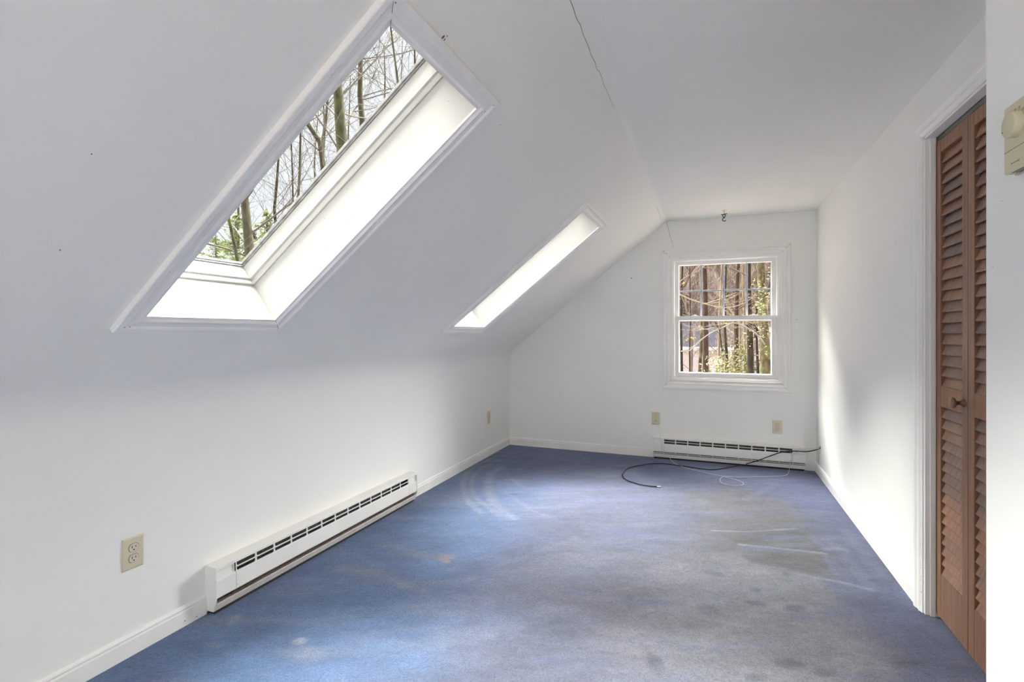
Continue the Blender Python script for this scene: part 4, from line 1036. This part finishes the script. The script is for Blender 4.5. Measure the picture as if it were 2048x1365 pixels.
# --- neighbouring house
def house():
    d = 34.0
    A = at_depth(1345, 700, d); base = Vector((A.x, A.y, GZ)); c, s = math.cos(YAW*.15), math.sin(YAW*.15)
    root = empty('house', base, YAW*.15); tag(root, 'white neighbouring house with a grey roof behind the trees', 'house')
    ez = 3.04; rz_ = 4.62
    Lh = 3.75; 
    M_SIDING = simple('white_siding', (.50, .47, .49), .7, var=.08, scale=2); M_SHING = simple('grey_shingles', (.014, .0145, .022), .95, spec=.05, var=.25, scale=4, bump=.3, bscale=20)
    mb = MB()
    mb.box((-8, 0, 0), (Lh, 7, ez)); 
    mb.prism([(-.0, 0), (4.6, 0), (4.6, ez), (2.3, rz_-.1), (0, ez)], lambda a, p, q: Vector((Lh+p, a, q)), 2.5, 7)
    for k in range(16):
        z = .2+k*.17; mb.box((-8, -.012, z), (Lh, 0, z+.012))
    mb.build('siding_wall', M_SIDING, root)
    mb = MB()
    th = .12
    mb.add([(-8.5, -.45, ez-.12), (Lh+.25, -.45, ez-.12), (Lh+.25, 3.5, rz_), (-8.5, 3.5, rz_), (-8.5, 7.4, ez-.12), (Lh+.25, 7.4, ez-.12)], [(0, 1, 2, 3), (3, 2, 5, 4)])
    mb.add([(-8.5, -.45, ez), (Lh+.25, -.45, ez), (Lh+.25, 3.5, rz_+th), (-8.5, 3.5, rz_+th), (-8.5, 7.4, ez), (Lh+.25, 7.4, ez)], [(0, 1, 2, 3), (3, 2, 5, 4)])
    # side wing whose eave runs back from the corner
    mb.add([(Lh+.1, -.40, ez), (Lh+2.3, 2.2, rz_-.55), (Lh+2.3, 7, rz_+.1), (Lh+.1, 7, rz_)], [(0, 1, 2, 3)])
    mb.add([(Lh+2.3, 2.2, rz_-.55), (Lh+5, 2.4, ez), (Lh+5, 7, ez), (Lh+2.3, 7, rz_+.1)], [(0, 1, 2, 3)])
    mb.build('roof', M_SHING, root)
    mb = MB(); mb.box((-8.5, -.50, ez-.16), (Lh+.2, -.43, ez+.02))
    a, b = Vector((Lh+.15, -.47, ez-.07)), Vector((Lh+2.3, 2.15, rz_-.62)); q = Vector((0, 0, .09)); mb.add([a-q, b-q, b+q, a+q], [(0, 1, 2, 3)]); y_ = Vector((0, .05, 0)); mb.add([a-q+y_, b-q+y_, b+q+y_, a+q+y_], [(0, 1, 2, 3)])
    mb.build('fascia', M_TRIM, root)
    for x0 in (-5.5, -1.6, 1.8): 
        mb = MB(); mb.box((x0, -.05, .9), (x0+.9, .0, 2.2), 0); mb.box((x0-.35, -.04, .9), (x0-.05, .0, 2.2), 1); mb.box((x0+.95, -.04, .9), (x0+1.25, .0, 2.2), 1); mb.box((x0+.05, -.055, .95), (x0+.85, -.04, 2.15), 1)
        if x0 > -5: continue
        mb.build('window', [M_TRIM, M_IRON], root)
    mb = MB(); mb.box((Lh+1.0, 2.44, .9), (Lh+1.45, 2.50, 2.05)); mb.build('shutter', M_IRON, root)
house()

# --- trees seen through the end-wall window
W_TREES = [
 (12, [(1411, 760), (1411.5, 640), (1410, 560), (1408, 500), (1406, 430)], 10.5, B_BROWN, 'smooth brown trunk left of centre in the window view', 41, dict(n1=12, first=.72)),
 (14, [(1473, 760), (1472.5, 640), (1475, 560), (1478, 500), (1480, 430)], 8.5, B_BROWN, 'smooth brown trunk right of centre in the window view', 42, dict(n1=12, first=.72)),
 (10, [(1454, 760), (1453, 705), (1450, 665), (1449, 600), (1452, 540), (1455, 470)], 5.5, B_DARK, 'dark forked sapling at the centre of the window view', 43, dict(n1=16, first=.5, twig=.005, blen=.2)),
 (11, [(1364, 760), (1363, 700), (1362, 640), (1364, 560), (1366, 480)], 4.5, B_DARK, 'thin dark trunk at the left edge of the window view', 44, dict(n1=16, first=.5, twig=.005, blen=.25)),
 (13, [(1380, 760), (1379, 700), (1381, 640), (1380, 560), (1378, 480)], 2.8, B_DARK, 'slender sapling second from the left in the window view', 45, dict(n1=14, first=.45, twig=.006, blen=.2)),
 (13, [(1399, 760), (1401, 715), (1403, 680), (1404, 640), (1402, 560)], 6.5, B_LICH, 'mossy yellowish trunk just left of the smooth brown one', 46, dict(n1=10, first=.7, blen=.22)),
 (8, [(1502, 770), (1501, 700), (1499, 640), (1497, 560), (1496, 480)], 12, B_DARK, 'mossy dark trunk near the right side of the window view', 47, dict(n1=16, first=.5, blen=.22)),
 (7, [(1532, 770), (1530, 700), (1527, 640), (1523, 560), (1521, 480)], 19, B_LICH, 'thick lichen-covered trunk at the right edge of the window view', 48, dict(n1=16, first=.55, blen=.22)),
 (9, [(1517, 770), (1514, 700), (1512, 640), (1517, 560), (1522, 480)], 5, B_DARK, 'thin trunk between the two mossy ones in the window view', 49, dict(n1=14, first=.4, blen=.22)),
 (17, [(1437, 760), (1439, 640), (1443, 560), (1446, 500)], 5, B_TAN, 'pale trunk behind the forked sapling in the window view', 50, dict(n1=18, first=.5, blen=.3)),
 (16, [(1490, 760), (1489, 640), (1486, 560), (1488, 500)], 5, B_TAN, 'pale trunk behind and left of the dark mossy one', 51, dict(n1=18, first=.5, blen=.3)),
]
for d, uv, w, mt, lab, seed, kw in W_TREES:
    kw = dict(kw); kw.setdefault('twig', .009); px_trunk(d, uv, w, mt, lab, seed, top=5, **kw)
# long low limbs crossing the view, grown from the lichen trunk and the left one
def limb(name, pts, rpx, d, mat, label, dd=0, seed=0, ntw=9):
    rnd = random.Random(seed); P = smooth([at_depth(u, v, d+dd*i/len(pts)) for i, (u, v) in enumerate(pts)], 5)
    mb = MB(); n = len(P); o0 = P[0]; r = rpx*d/F_PX/2
    mb.tube([p-o0 for p in P], [r*(1-.6*i/n) for i in range(n)], 6, 0)
    for k in range(ntw):
        i = rnd.randrange(2, n-1); dr = (P[i]-P[i-1]).normalized()+Vector((rnd.uniform(-.7, .7), rnd.uniform(-.7, .7), rnd.uniform(-.6, 1)))
        bp, _ = branch(mb, P[i]-o0, dr, rnd.uniform(.25, .7), r*.4, r*.15, 5, rnd, .2, .02, 4)
        for _ in range(3): j = rnd.randrange(1, 5); branch(mb, bp[j], (bp[j+1]-bp[j]).normalized()+Vector((rnd.uniform(-.8, .8), rnd.uniform(-.8, .8), rnd.uniform(-.5, .8))), rnd.uniform(.1, .3), r*.2, r*.1, 3, rnd, .25, 0, 3)
    o = mb.build(name, [mat, mat], recalc=False); o.location = o0; tag(o, label, 'branch')
B_PALE = bark('bark_pale', (.62, .58, .50), (.74, .70, .64), (.60, .58, .42), 4)
limb('tree_branch', [(1530, 690), (1514, 670), (1490, 654), (1467, 646.5), (1445, 656), (1430, 662), (1405, 678), (1383, 699), (1372, 703), (1350, 703)], 3.6, 6.2, B_PALE, 'pale arching branch crossing the lower window pane', 0, 1, 7)
limb('tree_branch', [(1350, 584), (1361, 590), (1383, 600), (1406, 607), (1428, 613), (1447, 619), (1462, 632), (1475, 645)], 4.0, 6.5, B_TAN, 'brown branch sloping down to the right in the upper panes', 0, 2, 8)
limb('tree_branch', [(1545, 585), (1530, 592), (1512, 604), (1490, 612), (1470, 621), (1455, 620)], 3.0, 6.8, B_BROWN, 'thin branch sloping down to the left in the upper panes', 0, 3, 7)
limb('tree_branch', [(1360, 583), (1372, 568), (1381, 548), (1390, 532), (1400, 515)], 2.6, 7.5, B_BROWN, 'upright branch in the upper left pane', 0, 4, 6)
limb('tree_branch', [(1350, 572), (1370, 556), (1390, 545), (1404, 535), (1425, 520)], 2.4, 7.5, B_TAN, 'slanting branch crossing the upper left pane', 0, 5, 6)
limb('tree_branch', [(1502, 640), (1512, 655), (1520, 672), (1528, 690), (1536, 700)], 6, 7.4, B_DARK, 'dark diagonal limb in front of the thick lichen trunk', 0, 6, 4)
limb('tree_branch', [(1447, 712), (1443, 695), (1441, 670), (1437, 655), (1428, 640)], 3.2, 9.8, B_DARK, 'left fork of the dark central sapling', 0, 7, 6)

# low greenery and a few clinging leaves
def leaf_cluster(name, loc, rad, n, size, mat, label, cat, seed, flat=1.0):
    rnd = random.Random(seed); mb = MB()
    for _ in range(n):
        c = Vector((rnd.gauss(0, rad*.5), rnd.gauss(0, rad*.5), rnd.gauss(0, rad*.5*flat))); a = Vector((rnd.uniform(-1, 1), rnd.uniform(-1, 1), rnd.uniform(-1, 1))).normalized(); b = a.orthogonal().normalized()
        s = size*rnd.uniform(.5, 1.2); mb.add([c-a*s, c+b*s*.45, c+a*s, c-b*s*.45], [(0, 1, 2, 3)])
    if cat == 'shrub': mb.tube([(0, 0, -loc.z+GZ), (.03, 0, -rad*.3), (0, .02, rad*.5)], [.03, .02, .01], 6)
    o = mb.build(name, mat, recalc=False); o.location = loc; tag(o, label, cat); return o
M_YG = leaf_mat('yellow_green_leaves', (.50, .50, .14), (.24, .27, .07)); M_OR = leaf_mat('orange_leaves', (.75, .42, .12), (.80, .60, .25))
leaf_cluster('shrub', at_depth(1462, 742, 9.2), .28, 420, .03, M_YG, 'yellow-green shrub low at the centre of the window view', 'shrub', 1, 1.3)
leaf_cluster('shrub', at_depth(1487, 705, 9.5), .24, 260, .03, M_YG, 'yellowish fern-like shrub left of the dark mossy trunk', 'shrub', 2, 1.6)
leaf_cluster('shrub', at_depth(1512, 735, 9.5), .26, 260, .03, M_NEEDLE, 'green shrub between the two mossy trunks', 'shrub', 3, 1.2)
leaf_cluster('shrub', at_depth(1430, 730, 10), .25, 130, .03, M_NEEDLE2, 'sparse pale shrub beside the smooth brown trunk', 'shrub', 4, .8)
for (u, v, lab, sd) in ((1402, 655, 'orange leaves at the top left of the lower window pane', 1), (1385, 677, 'orange leaves against the grey roof at the left', 2), (1374, 679, 'small tuft of yellow leaves leftmost in the lower pane', 3), (1452, 648, 'orange leaves beside the central sapling', 4), (1367, 569, 'pale yellow leaves in the upper left pane', 5)):
    leaf_cluster('leaf_tuft', at_depth(u, v, 8.5), .035, 14, .022, M_OR, lab, 'leaves', sd)
leaf_cluster('leaf_spray', at_depth(1522, 620, 6.6), .16, 300, .022, leaf_mat('lichen_leaves', (.62, .64, .28), (.40, .42, .16)), 'pale green lichen tufts on the thick right trunk', 'leaves', 9, 3.2)['kind'] = 'stuff'

# --- the woods beyond: four different bare trees repeated
protos = []
for k in range(4):
    rr = random.Random(70+k)
    mb = bare_tree(70+k, rr.uniform(15, 19), rr.uniform(.16, .24), n1=22, first=.12, n2=9, n3=5, twig=.03, spread=1.0)
    protos.append(mb)
GL = 'bare pinkish tree in the woods behind the neighbouring house'
meshes = []
rr = random.Random(99); first = []
for k, mb in enumerate(protos):
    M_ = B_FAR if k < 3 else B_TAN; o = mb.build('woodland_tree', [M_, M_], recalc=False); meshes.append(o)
spots = []
for i in range(84):
    u = 1330+rr.random()*240; d = 42+rr.random()*48
    spots.append((u, d))
for i in range(36):
    spots.append((rr.uniform(1190, 1325) if i % 2 else rr.uniform(1575, 1720), 42+rr.random()*40))
for i in range(5):
    spots.append((1340+i*45+rr.random()*20, rr.uniform(26, 31)))
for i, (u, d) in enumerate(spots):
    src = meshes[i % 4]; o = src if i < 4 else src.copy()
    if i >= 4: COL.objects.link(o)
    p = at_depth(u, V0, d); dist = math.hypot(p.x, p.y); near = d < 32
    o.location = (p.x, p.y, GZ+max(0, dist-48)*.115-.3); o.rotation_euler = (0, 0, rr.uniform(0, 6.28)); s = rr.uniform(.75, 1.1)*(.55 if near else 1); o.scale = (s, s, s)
    tag(o, 'small bare tree standing before the neighbouring house' if near else GL, 'tree', 'small bare trees before the house' if near else 'trees in the woods behind the house')
